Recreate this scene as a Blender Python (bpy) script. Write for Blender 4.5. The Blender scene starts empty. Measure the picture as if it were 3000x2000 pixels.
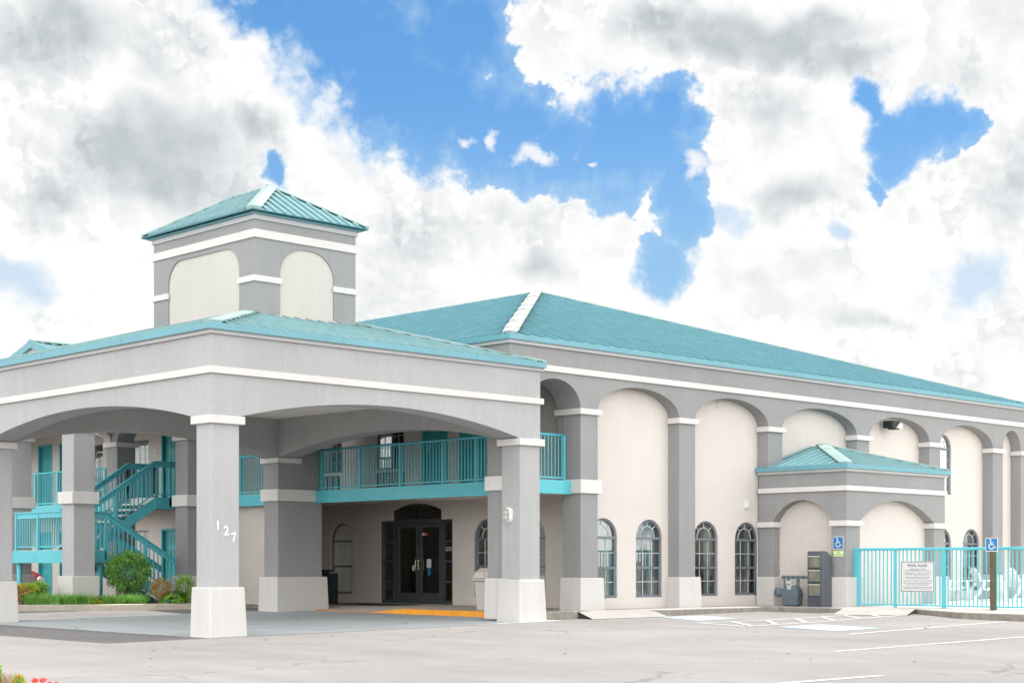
import bpy, bmesh, math, random
from mathutils import Vector, Matrix
from mathutils.geometry import tessellate_polygon
random.seed(7)
R = math.radians
scene = bpy.context.scene
COL = scene.collection

# ------------------------------------------------------------------ camera
HEAD = R(45.9)
cd = bpy.data.cameras.new('camera'); cam = bpy.data.objects.new('camera', cd); COL.objects.link(cam)
cam.location = (0, 0, 1.3); cam.rotation_euler = (R(90), 0, HEAD - R(90))
cd.sensor_width = 36; cd.lens = 57.22; cd.shift_y = 0.2183; cd.clip_end = 3000; cd.clip_start = 0.1
scene.camera = cam
scene.view_settings.view_transform = 'Standard'; scene.view_settings.look = 'None'
scene.view_settings.exposure = 1.06; scene.view_settings.gamma = 1
scene.cycles.max_bounces = 10; scene.cycles.diffuse_bounces = 8; scene.cycles.transparent_max_bounces = 12

# ------------------------------------------------------------------ sun
SUN_DIR = Vector((0.345, 0.015, 0.93)).normalized()      # towards the sun: high, beyond the building
SUN_EL = math.asin(SUN_DIR.z); SUN_AZ = math.atan2(SUN_DIR.x, SUN_DIR.y)
sd = bpy.data.lights.new('sun', 'SUN'); sun = bpy.data.objects.new('sun', sd); COL.objects.link(sun)
sd.energy = 2.9; sd.angle = R(0.53); sd.color = (1.0, 0.955, 0.9)
sun.rotation_euler = (-SUN_DIR).to_track_quat('-Z', 'Y').to_euler()

# ------------------------------------------------------------------ world: blue sky with cumulus
world = bpy.data.worlds.new('World'); scene.world = world; world.use_nodes = True
wn = world.node_tree.nodes; wl = world.node_tree.links; wn.clear()
def N(t, **k):
    n = wn.new(t)
    for a, b in k.items(): setattr(n, a, b)
    return n
def setin(n, i, v, links=wl):
    if isinstance(v, bpy.types.NodeSocket): links.new(v, n.inputs[i])
    else: n.inputs[i].default_value = v
def M(op, a, b=0.0, c=None, clamp=False):
    n = N('ShaderNodeMath', operation=op, use_clamp=clamp); setin(n, 0, a); setin(n, 1, b)
    if c is not None: setin(n, 2, c)
    return n.outputs[0]
def VM(op, a, b=None, out=0, scale=None):
    n = N('ShaderNodeVectorMath', operation=op); setin(n, 0, a)
    if b is not None: setin(n, 1, b)
    if scale is not None: n.inputs[3].default_value = scale
    return n.outputs[out]
def SM(x, a, b, lo=0.0, hi=1.0):
    n = N('ShaderNodeMapRange', interpolation_type='SMOOTHSTEP'); setin(n, 0, x)
    n.inputs[1].default_value = a; n.inputs[2].default_value = b; n.inputs[3].default_value = lo; n.inputs[4].default_value = hi
    return n.outputs[0]
def MIXC(f, a, b):
    n = N('ShaderNodeMix', data_type='RGBA'); setin(n, 0, f); setin(n, 6, a); setin(n, 7, b); return n.outputs[2]
tc = N('ShaderNodeTexCoord'); D = VM('NORMALIZE', tc.outputs['Generated'])
fwd = (math.cos(HEAD), math.sin(HEAD), 0); rgt = (math.sin(HEAD), -math.cos(HEAD), 0)
az = M('MULTIPLY', M('ARCTAN2', VM('DOT_PRODUCT', D, rgt, out=1), VM('DOT_PRODUCT', D, fwd, out=1)), 57.2958)
sp = N('ShaderNodeSeparateXYZ'); wl.new(D, sp.inputs[0])
el = M('MULTIPLY', M('ARCSINE', sp.outputs[2]), 57.2958)
cb = N('ShaderNodeCombineXYZ'); wl.new(az, cb.inputs[0]); wl.new(el, cb.inputs[1]); AE = cb.outputs[0]
def noise(vec, scale, detail, rough, off=(0, 0, 0), col=False, lac=2.0, dim='2D'):
    v = VM('ADD', vec, off)
    n = N('ShaderNodeTexNoise', noise_dimensions=dim); setin(n, 'Vector', v); n.inputs['Scale'].default_value = scale
    n.inputs['Detail'].default_value = detail; n.inputs['Roughness'].default_value = rough; n.inputs['Lacunarity'].default_value = lac
    return n.outputs['Color' if col else 'Fac']
# puffy warp of the angular coordinate, two scales
w1 = VM('SCALE', VM('SUBTRACT', noise(AE, .22, 3, .55, (3.1, 8.2, 0), col=True), (.5, .5, .5)), scale=2.6)
AEw = VM('ADD', AE, w1)
def billow(vec, scale, off):
    v = N('ShaderNodeTexVoronoi', feature='F1', voronoi_dimensions='2D'); setin(v, 'Vector', VM('ADD', vec, off)); v.inputs['Scale'].default_value = scale
    v.inputs['Detail'].default_value = 3.0; v.inputs['Roughness'].default_value = .55
    return v.outputs['Distance']
jit = VM('SCALE', VM('SUBTRACT', noise(AE, 1.3, 5, .55, (5, 1, 0), col=True), (.5, .5, .5)), scale=.6)
AEh = VM('ADD', AE, VM('SCALE', VM('SUBTRACT', noise(AE, .55, 4, .55, (9, 2, 0), col=True), (.5, .5, .5)), scale=1.5))
AEj = VM('ADD', AE, jit)
bil = billow(AEj, .95, (2, 4, 0)); fb = noise(AE, .8, 10, .6, (11, 3, 0))
def blobs(items, vec):
    out = None
    for it in items:
        a, e, ra, re = it[:4]; w = it[4] if len(it) > 4 else 1.0
        d = VM('LENGTH', VM('MULTIPLY', VM('SUBTRACT', vec, (a, e, 0)), (1 / ra, 1 / re, 0)), out=1)
        v = M('MULTIPLY', M('SUBTRACT', 1.0, d), w)
        out = v if out is None else M('MAXIMUM', out, v)
    return out
HOLES = [(-9.29, 19.86, 1.3, 1.37), (-8.35, 19.17, 1.43, 1.37), (-6.82, 18.7, 1.79, 1.71), (-5.51, 18.09, 2.39, 2.4), (-4.2, 16.6, 2.28, 2.17), (-3.0, 15.84, 2.04, 1.94), (-2.04, 17.94, 1.8, 2.51), (-1.2, 14.97, 1.8, 1.83), (0.24, 14.75, 1.8, 1.71), (1.8, 14.29, 2.28, 1.37), (3.6, 14.27, 1.92, 1.71), (4.8, 14.7, 1.68, 1.48), (5.57, 15.46, 0.9, 1.08), (5.72, 13.1, 0.96, 1.48), (5.99, 11.95, 0.79, 1.26), (5.33, 10.47, 0.72, 1.03), (12.4, 15.35, 0.42, 0.57), (12.99, 14.38, 0.76, 0.74), (14.13, 14.48, 1.4, 0.86), (15.25, 14.63, 0.87, 0.74), (13.33, 13.59, 0.76, 0.57), (12.61, 12.74, 0.35, 0.43), (-8.41, 13.59, 0.33, 0.51), (-8.21, 13.26, 0.26, 0.32)]
PALE = [(-8.32, 13.51, .55, .75), (-16.92, 9.74, 1.72, 1.37), (15.81, 9.56, 1.62, 1.26), (7.53, 11.92, 1.67, .68), (11.61, 11.1, .71, .57)]
PUFFS = [(1.08, 14.16, 1.15, .45), (-1.62, 14.61, .36, .34), (-.82, 14.75, .26, .46), (2.82, 13.87, .31, .11), (6.22, 13.65, .6, .45)]
GREY = [(-12.65, 13.63, 4.92, 2.51, 1), (-15.25, 12.38, 2.2, 1.37, .6), (-8.76, 14.69, 1.9, 1.26, .6), (-15.36, 17.35, 4.4, 2.17, .75), (-12.19, 16.5, 2.94, 2.51, .45),
        (4.8, 18.33, 3.11, .91, .6), (8.94, 17.75, 5.34, 1.26, .9), (11.61, 16.97, 3.06, 1.03, .7), (8.94, 15.57, 2.97, 1.71, .55), (9.87, 12.75, 2.25, 1.37, .65),
        (.84, 10.28, 1.56, 1.26, .55), (-2.52, 11.32, 3.12, 1.71, .35), (10.92, 10.21, 3.07, 1.26, .35), (12.53, 8.44, 3.05, .68, .4), (17.03, 12.82, 1.38, 2.74, .55),
        (-7.17, 11.24, 2.38, 1.03, .25), (-11.15, 8.49, 2.83, .68, .2)]
edge = M('ADD', M('MULTIPLY', M('SUBTRACT', .42, bil), .5), M('MULTIPLY', M('SUBTRACT', fb, .5), .55))
H = M('SUBTRACT', blobs(HOLES, AEh), edge)
soft = SM(noise(AE, .16, 2, .5, (4, 4, 0)), .38, .62, .2, .85)
puff = SM(M('ADD', blobs(PUFFS, AEh), M('MULTIPLY', M('SUBTRACT', fb, .5), 3.2)), -.1, .9)
Hn = M('DIVIDE', H, soft)
blue_h = M('MULTIPLY', SM(Hn, -.4, .65), M('SUBTRACT', 1.0, M('MULTIPLY', puff, .85)))
pale = M('MULTIPLY', SM(M('ADD', blobs(PALE, AEw), M('MULTIPLY', M('SUBTRACT', fb, .5), 1.2)), .1, .8), .6)
# the rest of the sky: broken cumulus
away = SM(M('ABSOLUTE', az), 19, 26)
gen = SM(M('ADD', noise(D, 3.2, 6, .6, (7, 2, 5), dim='3D'), M('MULTIPLY', M('SUBTRACT', .4, bil), .06)), .54, .6)
blue = M('MAXIMUM', M('MAXIMUM', blue_h, pale), M('MULTIPLY', M('MAXIMUM', away, SM(el, 21, 26)), gen), clamp=True)
grey_b = SM(M('ADD', M('MAXIMUM', blobs(GREY, AEw), 0.0), M('MULTIPLY', M('SUBTRACT', noise(AEj, .28, 7, .5, (1, 9, 0)), .5), .55)), .03, .66)
# relief: billows shaded from the upper right
n1 = noise(AEj, .42, 4, .52, (21, 5, 0)); n2 = noise(VM('ADD', AEj, (.4, .5, 0)), .42, 4, .52, (21, 5, 0))
bil2 = billow(VM('ADD', AEj, (.16, .22, 0)), .95, (2, 4, 0))
lumpy = SM(noise(AE, .24, 3, .5, (14, 6, 0)), .42, .62)
rel = M('ADD', M('MULTIPLY', M('SUBTRACT', n1, n2), 1.1), M('MULTIPLY', M('MULTIPLY', M('SUBTRACT', bil2, bil), .42), lumpy))
shade = M('ADD', M('MULTIPLY', grey_b, .85), M('MULTIPLY', rel, -.65))
layer = SM(M('ADD', noise(AEh, .17, 3, .5, (31, 12, 0)), M('MULTIPLY', M('ADD', M('MULTIPLY', M('SUBTRACT', .42, bil), .5), M('MULTIPLY', M('SUBTRACT', fb, .5), .4)), .32)), .475, .515)
backc = M('MULTIPLY', M('SUBTRACT', 1.0, layer), SM(noise(AE, .3, 3, .5, (2, 19, 0)), .35, .7, .06, .33))
layer2 = SM(M('ADD', noise(AEh, .21, 3, .5, (61, 42, 0)), M('MULTIPLY', M('ADD', M('MULTIPLY', M('SUBTRACT', .42, bil2), .5), M('MULTIPLY', M('SUBTRACT', fb, .5), .4)), .30)), .50, .54)
backc = M('ADD', backc, M('MULTIPLY', layer2, SM(noise(AE, .25, 2, .5, (7, 29, 0)), .4, .65, .0, .18)))
shade = M('ADD', shade, M('MULTIPLY', backc, M('SUBTRACT', 1.0, M('MULTIPLY', grey_b, .8))))
shade = M('ADD', shade, M('MULTIPLY', M('SUBTRACT', noise(AEj, .2, 5, .5, (17, 8, 0)), .5), .30))
shade = M('SUBTRACT', shade, SM(el, 5, 15, .16, .07))
# cloud rims next to the blue stay bright
rim = SM(H, -.38, -.02)
shade = M('MULTIPLY', shade, M('SUBTRACT', 1.0, M('MULTIPLY', rim, .55)), clamp=True)
cl = MIXC(shade, (.445, .445, .442, 1), (.215, .24, .258, 1))
back = SM(VM('DOT_PRODUCT', D, fwd, out=1), .6, -.6, 1.0, 2.75)  # unseen sky behind the camera brightened as fill for facades and porch
back = M('MULTIPLY', back, M('ADD', 1.0, M('MULTIPLY', SM(el, 2, 30, .9, 0.0), SM(VM('DOT_PRODUCT', D, fwd, out=1), .5, -.2))))  # extra bright low band behind the camera, added to light the deep porch
cl = VM('SCALE', cl, None); wl.new(back, cl.node.inputs[3])
sky = N('ShaderNodeTexSky', sky_type='NISHITA', sun_disc=False, sun_elevation=SUN_EL, sun_rotation=SUN_AZ)
sky.air_density = 1.0; sky.dust_density = .35; sky.ozone_density = 2.2
hz = SM(el, 4, 20)
skyc = VM('MULTIPLY', sky.outputs[0], (.33, .54, .68))
skyc = MIXC(SM(el, 8, 17, .5, .0), skyc, (2.2, 3.1, 3.8, 1))
cl10 = VM('SCALE', cl, scale=11.0)
skyc = MIXC(M('MULTIPLY', M('SUBTRACT', 1.0, SM(H, .0, .75)), .38), skyc, (2.6, 3.6, 4.4, 1))
fin = MIXC(blue, cl10, skyc)
fin = MIXC(SM(el, -1.5, 0.5), (1.9, 1.9, 1.8, 1), fin)
bg = N('ShaderNodeBackground'); wl.new(fin, bg.inputs[0]); bg.inputs[1].default_value = .1
wo = N('ShaderNodeOutputWorld'); wl.new(bg.outputs[0], wo.inputs[0])
world.cycles.sampling_method = 'MANUAL'; world.cycles.sample_map_resolution = 512

# ------------------------------------------------------------------ materials
def newmat(name):
    m = bpy.data.materials.new(name); m.use_nodes = True; nt = m.node_tree
    return m, nt, nt.nodes['Principled BSDF']
def surf(name, color, rough=.8, var=.06, vscale=.6, bump=0.0, bscale=60, dist=.01, metal=0.0, fine=.03, streak=0.0, spec=.3, dirt=None, vertdirt=None):
    """painted or cast surface: base colour with broad mottling, fine grain, optional run-off streaks and bump"""
    m, nt, p = newmat(name); L = nt.links
    def n(t, **k):
        x = nt.nodes.new(t)
        for a, b in k.items(): setattr(x, a, b)
        return x
    geo = n('ShaderNodeNewGeometry'); pos = geo.outputs['Position']
    def nz(scale, det, rgh=.55, vec=None):
        x = n('ShaderNodeTexNoise'); L.new(vec or pos, x.inputs['Vector']); x.inputs['Scale'].default_value = scale
        x.inputs['Detail'].default_value = det; x.inputs['Roughness'].default_value = rgh; return x.outputs['Fac']
    def mr(x, a, b, lo, hi):
        r = n('ShaderNodeMapRange'); L.new(x, r.inputs[0]); r.inputs[1].default_value = a; r.inputs[2].default_value = b
        r.inputs[3].default_value = lo; r.inputs[4].default_value = hi; return r.outputs[0]
    def mul(a, b):
        x = n('ShaderNodeMath', operation='MULTIPLY'); L.new(a, x.inputs[0]); L.new(b, x.inputs[1]); return x.outputs[0]
    f = mul(mr(nz(vscale, 5), .3, .7, 1 - var, 1 + var), mr(nz(vscale * 40, 3), .3, .7, 1 - fine, 1 + fine))
    if streak:
        mp = n('ShaderNodeMapping'); L.new(pos, mp.inputs[0]); mp.inputs['Scale'].default_value = (3.5, 3.5, .25)
        f = mul(f, mr(nz(1.6, 6, .6, mp.outputs[0]), .35, .7, 1.0, 1 - streak))
    sc = n('ShaderNodeVectorMath', operation='SCALE'); sc.inputs[0].default_value = color[:3]; L.new(f, sc.inputs[3])
    out = sc.outputs[0]
    if dirt:
        dc, amt, ds = dirt
        mx = n('ShaderNodeMix', data_type='RGBA'); L.new(mr(nz(ds, 8, .65), .52, .72, 0, amt), mx.inputs[0]); L.new(out, mx.inputs[6]); mx.inputs[7].default_value = (*dc, 1); out = mx.outputs[2]
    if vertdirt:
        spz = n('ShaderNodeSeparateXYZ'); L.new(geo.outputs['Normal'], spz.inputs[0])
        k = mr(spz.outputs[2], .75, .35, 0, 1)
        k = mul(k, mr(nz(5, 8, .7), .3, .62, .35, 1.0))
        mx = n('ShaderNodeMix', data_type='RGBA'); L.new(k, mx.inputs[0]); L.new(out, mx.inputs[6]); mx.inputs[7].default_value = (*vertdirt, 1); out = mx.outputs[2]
    L.new(out, p.inputs['Base Color'])
    p.inputs['Roughness'].default_value = rough; p.inputs['Metallic'].default_value = metal
    p.inputs['Specular IOR Level'].default_value = spec
    if bump:
        b = n('ShaderNodeBump'); b.inputs['Strength'].default_value = bump; b.inputs['Distance'].default_value = dist
        L.new(nz(bscale, 4, .6), b.inputs['Height']); L.new(b.outputs[0], p.inputs['Normal'])
    return m
GREYM = surf('mid_grey_stucco', (.268, .267, .265), .9, .07, .5, .6, 45, .02, streak=.06, fine=.045, dirt=((.24, .235, .23), .25, .8))
GREYP = surf('pale_grey_stucco', (.375, .374, .374), .9, .06, .5, .6, 45, .02, streak=.06, fine=.045, dirt=((.34, .335, .33), .25, .8))
CREAM = surf('cream_stucco', (.585, .54, .50), .9, .045, .5, .8, 45, .02, streak=.02, fine=.05)
TRIM = surf('white_stucco_trim', (.58, .56, .54), .88, .03, .6, .35, 80, .008, streak=.05)
BASE = surf('pale_stucco_plinth', (.52, .50, .48), .9, .04, .8, .4, 70, .01, streak=.06, dirt=((.5, .47, .43), .3, 1.3))
TOWERC = surf('tower_cream_stucco', (.48, .46, .42), .9, .03, .5, .4, 70, .01, streak=.04)
EAVE = surf('grey_eave_board', (.43, .425, .42), .8, .04, .8)
TEAL = surf('teal_fascia_metal', (.12, .30, .35), .38, .06, .8, 0, metal=.0, spec=.5, streak=.05)
TEALR = surf('teal_roof_metal', (.058, .172, .205), .42, .1, .5, 0, metal=.0, spec=.38, dirt=((.07, .17, .175), .3, .5))
TEALP = surf('teal_paint', (.09, .43, .49), .42, .05, 1.5, .1, 20, .005, spec=.4, streak=.05)
TEALD = surf('teal_door_paint', (.05, .33, .35), .4, .05, 1.5, 0, spec=.4)
SEAM = surf('highlit_roof_seam', (.20, .33, .34), .45, .1, 3, metal=.0, spec=.3)  # bright glints on the ribs put into their colour, lighter than the panels
SEAMD = surf('teal_roof_seam', (.10, .245, .28), .45, .12, 2, spec=.35)  # main roof ribs: same metal, colour raised to draw the light along them
CAP = surf('faded_mint_flashing', (.19, .29, .27), .45, .14, 1.4, 0, spec=.5, dirt=((.34, .38, .36), .6, 1.8))
CAPM = surf('chalky_ridge_flashing', (.27, .295, .285), .6, .2, 1.6, 0, dirt=((.15, .13, .11), .5, 2.0))
CEIL = surf('soffit_paint', (.80, .77, .73), .8, .03, .6, .2, 40)
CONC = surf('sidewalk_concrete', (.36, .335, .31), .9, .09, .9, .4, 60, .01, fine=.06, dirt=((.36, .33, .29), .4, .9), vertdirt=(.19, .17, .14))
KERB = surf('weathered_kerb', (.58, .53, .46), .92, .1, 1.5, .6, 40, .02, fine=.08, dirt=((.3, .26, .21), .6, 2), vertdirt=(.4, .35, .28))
POOLC = surf('pool_deck_concrete', (.42, .405, .385), .9, .05, .7)
FRAME = surf('grey_window_frame', (.13, .145, .165), .45, .05, 2, 0, spec=.5)
MUNT = surf('muntin_grey', (.42, .44, .46), .5, .03, 2)
BRONZE = surf('dark_bronze_frame', (.05, .055, .062), .4, .05, 2, 0, spec=.5)
WHITEM = surf('white_gloss_paint', (.68, .68, .66), .4, .02, 2, spec=.5)
WHITEP = surf('white_moulded_plastic', (.72, .72, .72), .45, .02, 2, spec=.4)
BLACKM = surf('black_metal', (.02, .024, .026), .5, .1, 2, .1)
DGREYM = surf('grey_enamel_cabinet', (.09, .098, .112), .5, .07, 3, .1, 30, .003)
METER = surf('grey_gas_meter_paint', (.105, .135, .155), .5, .12, 5, .4, 25, .006)
METALB = surf('satin_metal', (.6, .6, .58), .3, .03, 2, metal=.9)
CURT = surf('white_curtain', (.82, .82, .78), .9, .05, 2)
BLIND = surf('vertical_blind', (.62, .62, .56), .8, .04, 2)
INT = surf('interior_plaster', (.75, .71, .64), .9, .05, 1)
INTD = surf('interior_dark', (.12, .11, .10), .9, .1, 1)
ORANGE = surf('orange_kerb_paint', (.78, .31, .02), .65, .09, 2, .3, 40, .01, fine=.06, dirt=((.6, .35, .12), .5, 3))
WPAINT = surf('white_road_paint', (.46, .455, .44), .85, .1, 3, 0, fine=.05, dirt=((.27, .26, .25), .75, 3.0))
BPAINT = surf('faded_blue_road_paint', (.29, .40, .47), .85, .1, 2, 0, dirt=((.46, .5, .52), .6, 2.5))
MULCH = surf('bark_mulch', (.14, .075, .05), .95, .35, 9, 1, 30, .03, fine=.3)
WOODP = surf('weathered_green_brown_post', (.085, .088, .05), .85, .25, 6, .4, 30, .004)
BLUES = surf('blue_sign_face', (.01, .16, .42), .4, .02, 3, spec=.5)
CREAMS = surf('cream_sign_graphic', (.78, .68, .50), .5, .02, 3)
SIGNW = surf('white_sign_face', (.55, .55, .55), .45, .015, 3)
INK = surf('black_sign_ink', (.03, .03, .035), .6, .02, 3)
INKG = surf('grey_sign_ink', (.20, .20, .22), .6, .02, 3)
VANBG = surf('pale_green_sign_face', (.70, .72, .44), .5, .03, 3)
VANG = surf('green_sign_ink', (.14, .40, .09), .5, .02, 3)
REDCAR = surf('red_car_paint', (.50, .012, .022), .22, .02, 2, spec=.6)
RUBBER = surf('black_rubber', (.02, .02, .02), .8, .05, 2)
MATM = surf('dark_entrance_mat', (.05, .055, .06), .95, .1, 6, .3, 80)
BINC = surf('cream_bin_plastic', (.48, .45, .41), .35, .04, 2, spec=.5)
TREAD = surf('stair_tread_concrete', (.62, .60, .56), .9, .05, 2)
BLUEPL = surf('blue_plastic', (.01, .09, .5), .4, .03, 2)
BARK = surf('tree_bark', (.10, .075, .055), .95, .2, 6, .6, 12, .03)
def plant(name, c1, c2, rough=.55):
    m, nt, p = newmat(name); L = nt.links
    g = nt.nodes.new('ShaderNodeNewGeometry'); oi = nt.nodes.new('ShaderNodeTexNoise'); L.new(g.outputs['Position'], oi.inputs['Vector']); oi.inputs['Scale'].default_value = 5
    ad = nt.nodes.new('ShaderNodeMath'); ad.operation = 'MULTIPLY_ADD'; L.new(g.outputs['Random Per Island'], ad.inputs[0]); ad.inputs[1].default_value = .6; L.new(oi.outputs['Fac'], ad.inputs[2])
    mx = nt.nodes.new('ShaderNodeMix'); mx.data_type = 'RGBA'; mr = nt.nodes.new('ShaderNodeMapRange'); L.new(ad.outputs[0], mr.inputs[0]); mr.inputs[1].default_value = .45; mr.inputs[2].default_value = 1.15
    L.new(mr.outputs[0], mx.inputs[0]); mx.inputs[6].default_value = (*c1, 1); mx.inputs[7].default_value = (*c2, 1)
    L.new(mx.outputs[2], p.inputs['Base Color']); p.inputs['Roughness'].default_value = rough; p.inputs['Specular IOR Level'].default_value = .35
    tr = nt.nodes.new('ShaderNodeBsdfTranslucent'); L.new(mx.outputs[2], tr.inputs[0]); ms = nt.nodes.new('ShaderNodeMixShader'); ms.inputs[0].default_value = .3
    L.new(p.outputs[0], ms.inputs[1]); L.new(tr.outputs[0], ms.inputs[2]); L.new(ms.outputs[0], nt.nodes['Material Output'].inputs[0])
    return m
LEAF_D = plant('dark_green_leaf', (.06, .18, .035), (.28, .52, .11))
LEAF_M = plant('mid_green_leaf', (.10, .30, .03), (.30, .54, .08))
LEAF_G = plant('bright_green_leaf', (.13, .33, .02), (.28, .5, .05))
LEAF_Y = plant('yellow_green_leaf', (.28, .40, .03), (.5, .55, .07))
LEAF_R = plant('reddish_nandina_leaf', (.42, .15, .07), (.50, .42, .10))
LEAF_T = plant('tree_leaf', (.025, .09, .015), (.07, .20, .03))
GRASSM = plant('liriope_blade', (.13, .36, .06), (.36, .62, .16))
PETAL = plant('red_petal', (.75, .07, .04), (.85, .22, .22))
TWIG = surf('dry_twig', (.42, .32, .22), .9, .2, 6)
LITTER = surf('dry_leaf', (.36, .20, .07), .9, .3, 6)
def glassmat(name, tint, ior=1.65):
    m, nt, p = newmat(name); L = nt.links; nt.nodes.remove(p)
    t = nt.nodes.new('ShaderNodeBsdfTransparent'); t.inputs[0].default_value = (*tint, 1)
    g = nt.nodes.new('ShaderNodeBsdfGlossy'); g.inputs['Roughness'].default_value = .015; g.inputs[0].default_value = (.9, .95, .93, 1)
    f = nt.nodes.new('ShaderNodeFresnel'); f.inputs[0].default_value = ior
    x = nt.nodes.new('ShaderNodeMixShader'); L.new(f.outputs[0], x.inputs[0]); L.new(t.outputs[0], x.inputs[1]); L.new(g.outputs[0], x.inputs[2])
    L.new(x.outputs[0], nt.nodes['Material Output'].inputs[0]); return m
GLASS = glassmat('window_glass', (.66, .72, .70), 2.5); GLASSD = glassmat('entrance_glass', (.85, .88, .88), 2.6)
LENSD = surf('frosted_lens', (.33, .32, .28), .3, .1, 30, .3, 60, .004, spec=.6)
LENS = surf('ribbed_lens', (.85, .84, .8), .3, .04, 6, .3, 60, .004, spec=.6)

def groundmat(name, base, dark, cracks=.5, sc=1.0, blue=None):
    m, nt, p = newmat(name); L = nt.links
    g = nt.nodes.new('ShaderNodeNewGeometry'); pos = g.outputs['Position']
    def nz(scale, det, rgh=.6, st=None):
        v = pos
        if st:
            mp = nt.nodes.new('ShaderNodeMapping'); L.new(pos, mp.inputs[0]); mp.inputs['Scale'].default_value = st; mp.inputs['Rotation'].default_value = (0, 0, R(44)); v = mp.outputs[0]
        x = nt.nodes.new('ShaderNodeTexNoise'); L.new(v, x.inputs['Vector']); x.inputs['Scale'].default_value = scale; x.inputs['Detail'].default_value = det; x.inputs['Roughness'].default_value = rgh; return x.outputs['Fac']
    def mr(x, a, b, lo, hi):
        r = nt.nodes.new('ShaderNodeMapRange'); L.new(x, r.inputs[0]); r.inputs[1].default_value = a; r.inputs[2].default_value = b; r.inputs[3].default_value = lo; r.inputs[4].default_value = hi; return r.outputs[0]
    def mt(op, a, b):
        x = nt.nodes.new('ShaderNodeMath'); x.operation = op
        for i, v in enumerate((a, b)):
            if isinstance(v, float): x.inputs[i].default_value = v
            else: L.new(v, x.inputs[i])
        return x.outputs[0]
    f = mt('MULTIPLY', mr(nz(.16 * sc, 6, .6), .3, .7, .86, 1.12), mr(nz(1.1 * sc, 6, .65, (1, .3, 1)), .3, .7, .9, 1.09))
    f = mt('MULTIPLY', f, mr(nz(70, 3, .7), .3, .7, .84, 1.14))
    vo = nt.nodes.new('ShaderNodeTexVoronoi'); vo.feature = 'DISTANCE_TO_EDGE'; vo.inputs['Scale'].default_value = .22 * sc
    wv = nt.nodes.new('ShaderNodeTexNoise'); L.new(pos, wv.inputs['Vector']); wv.inputs['Scale'].default_value = 1.3; wv.inputs['Detail'].default_value = 6
    a1 = nt.nodes.new('ShaderNodeVectorMath'); a1.operation = 'MULTIPLY_ADD'; L.new(wv.outputs['Color'], a1.inputs[0]); a1.inputs[1].default_value = (1.6, 1.6, 0); L.new(pos, a1.inputs[2]); L.new(a1.outputs[0], vo.inputs['Vector'])
    ck = mt('MULTIPLY', mr(vo.outputs['Distance'], .004, .011, 1, 0), mr(nz(.25, 3), .5, .6, 0, cracks))
    mx = nt.nodes.new('ShaderNodeMix'); mx.data_type = 'RGBA'; L.new(mr(f, .75, 1.25, 0, 1), mx.inputs[0]); mx.inputs[6].default_value = (*dark, 1); mx.inputs[7].default_value = (*base, 1)
    m2 = nt.nodes.new('ShaderNodeMix'); m2.data_type = 'RGBA'; L.new(ck, m2.inputs[0]); L.new(mx.outputs[2], m2.inputs[6]); m2.inputs[7].default_value = (.09, .085, .08, 1)
    L.new(m2.outputs[2], p.inputs['Base Color']); p.inputs['Roughness'].default_value = .9; p.inputs['Specular IOR Level'].default_value = .25
    b = nt.nodes.new('ShaderNodeBump'); b.inputs['Strength'].default_value = .35; b.inputs['Distance'].default_value = .008; L.new(nz(55, 4, .7), b.inputs['Height']); L.new(b.outputs[0], p.inputs['Normal'])
    return m
ASPH = groundmat('worn_asphalt', (.26, .245, .238), (.15, .146, .143))
PAVE = groundmat('canopy_pavement', (.50, .52, .53), (.34, .36, .37), .9, 1.6)

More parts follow.
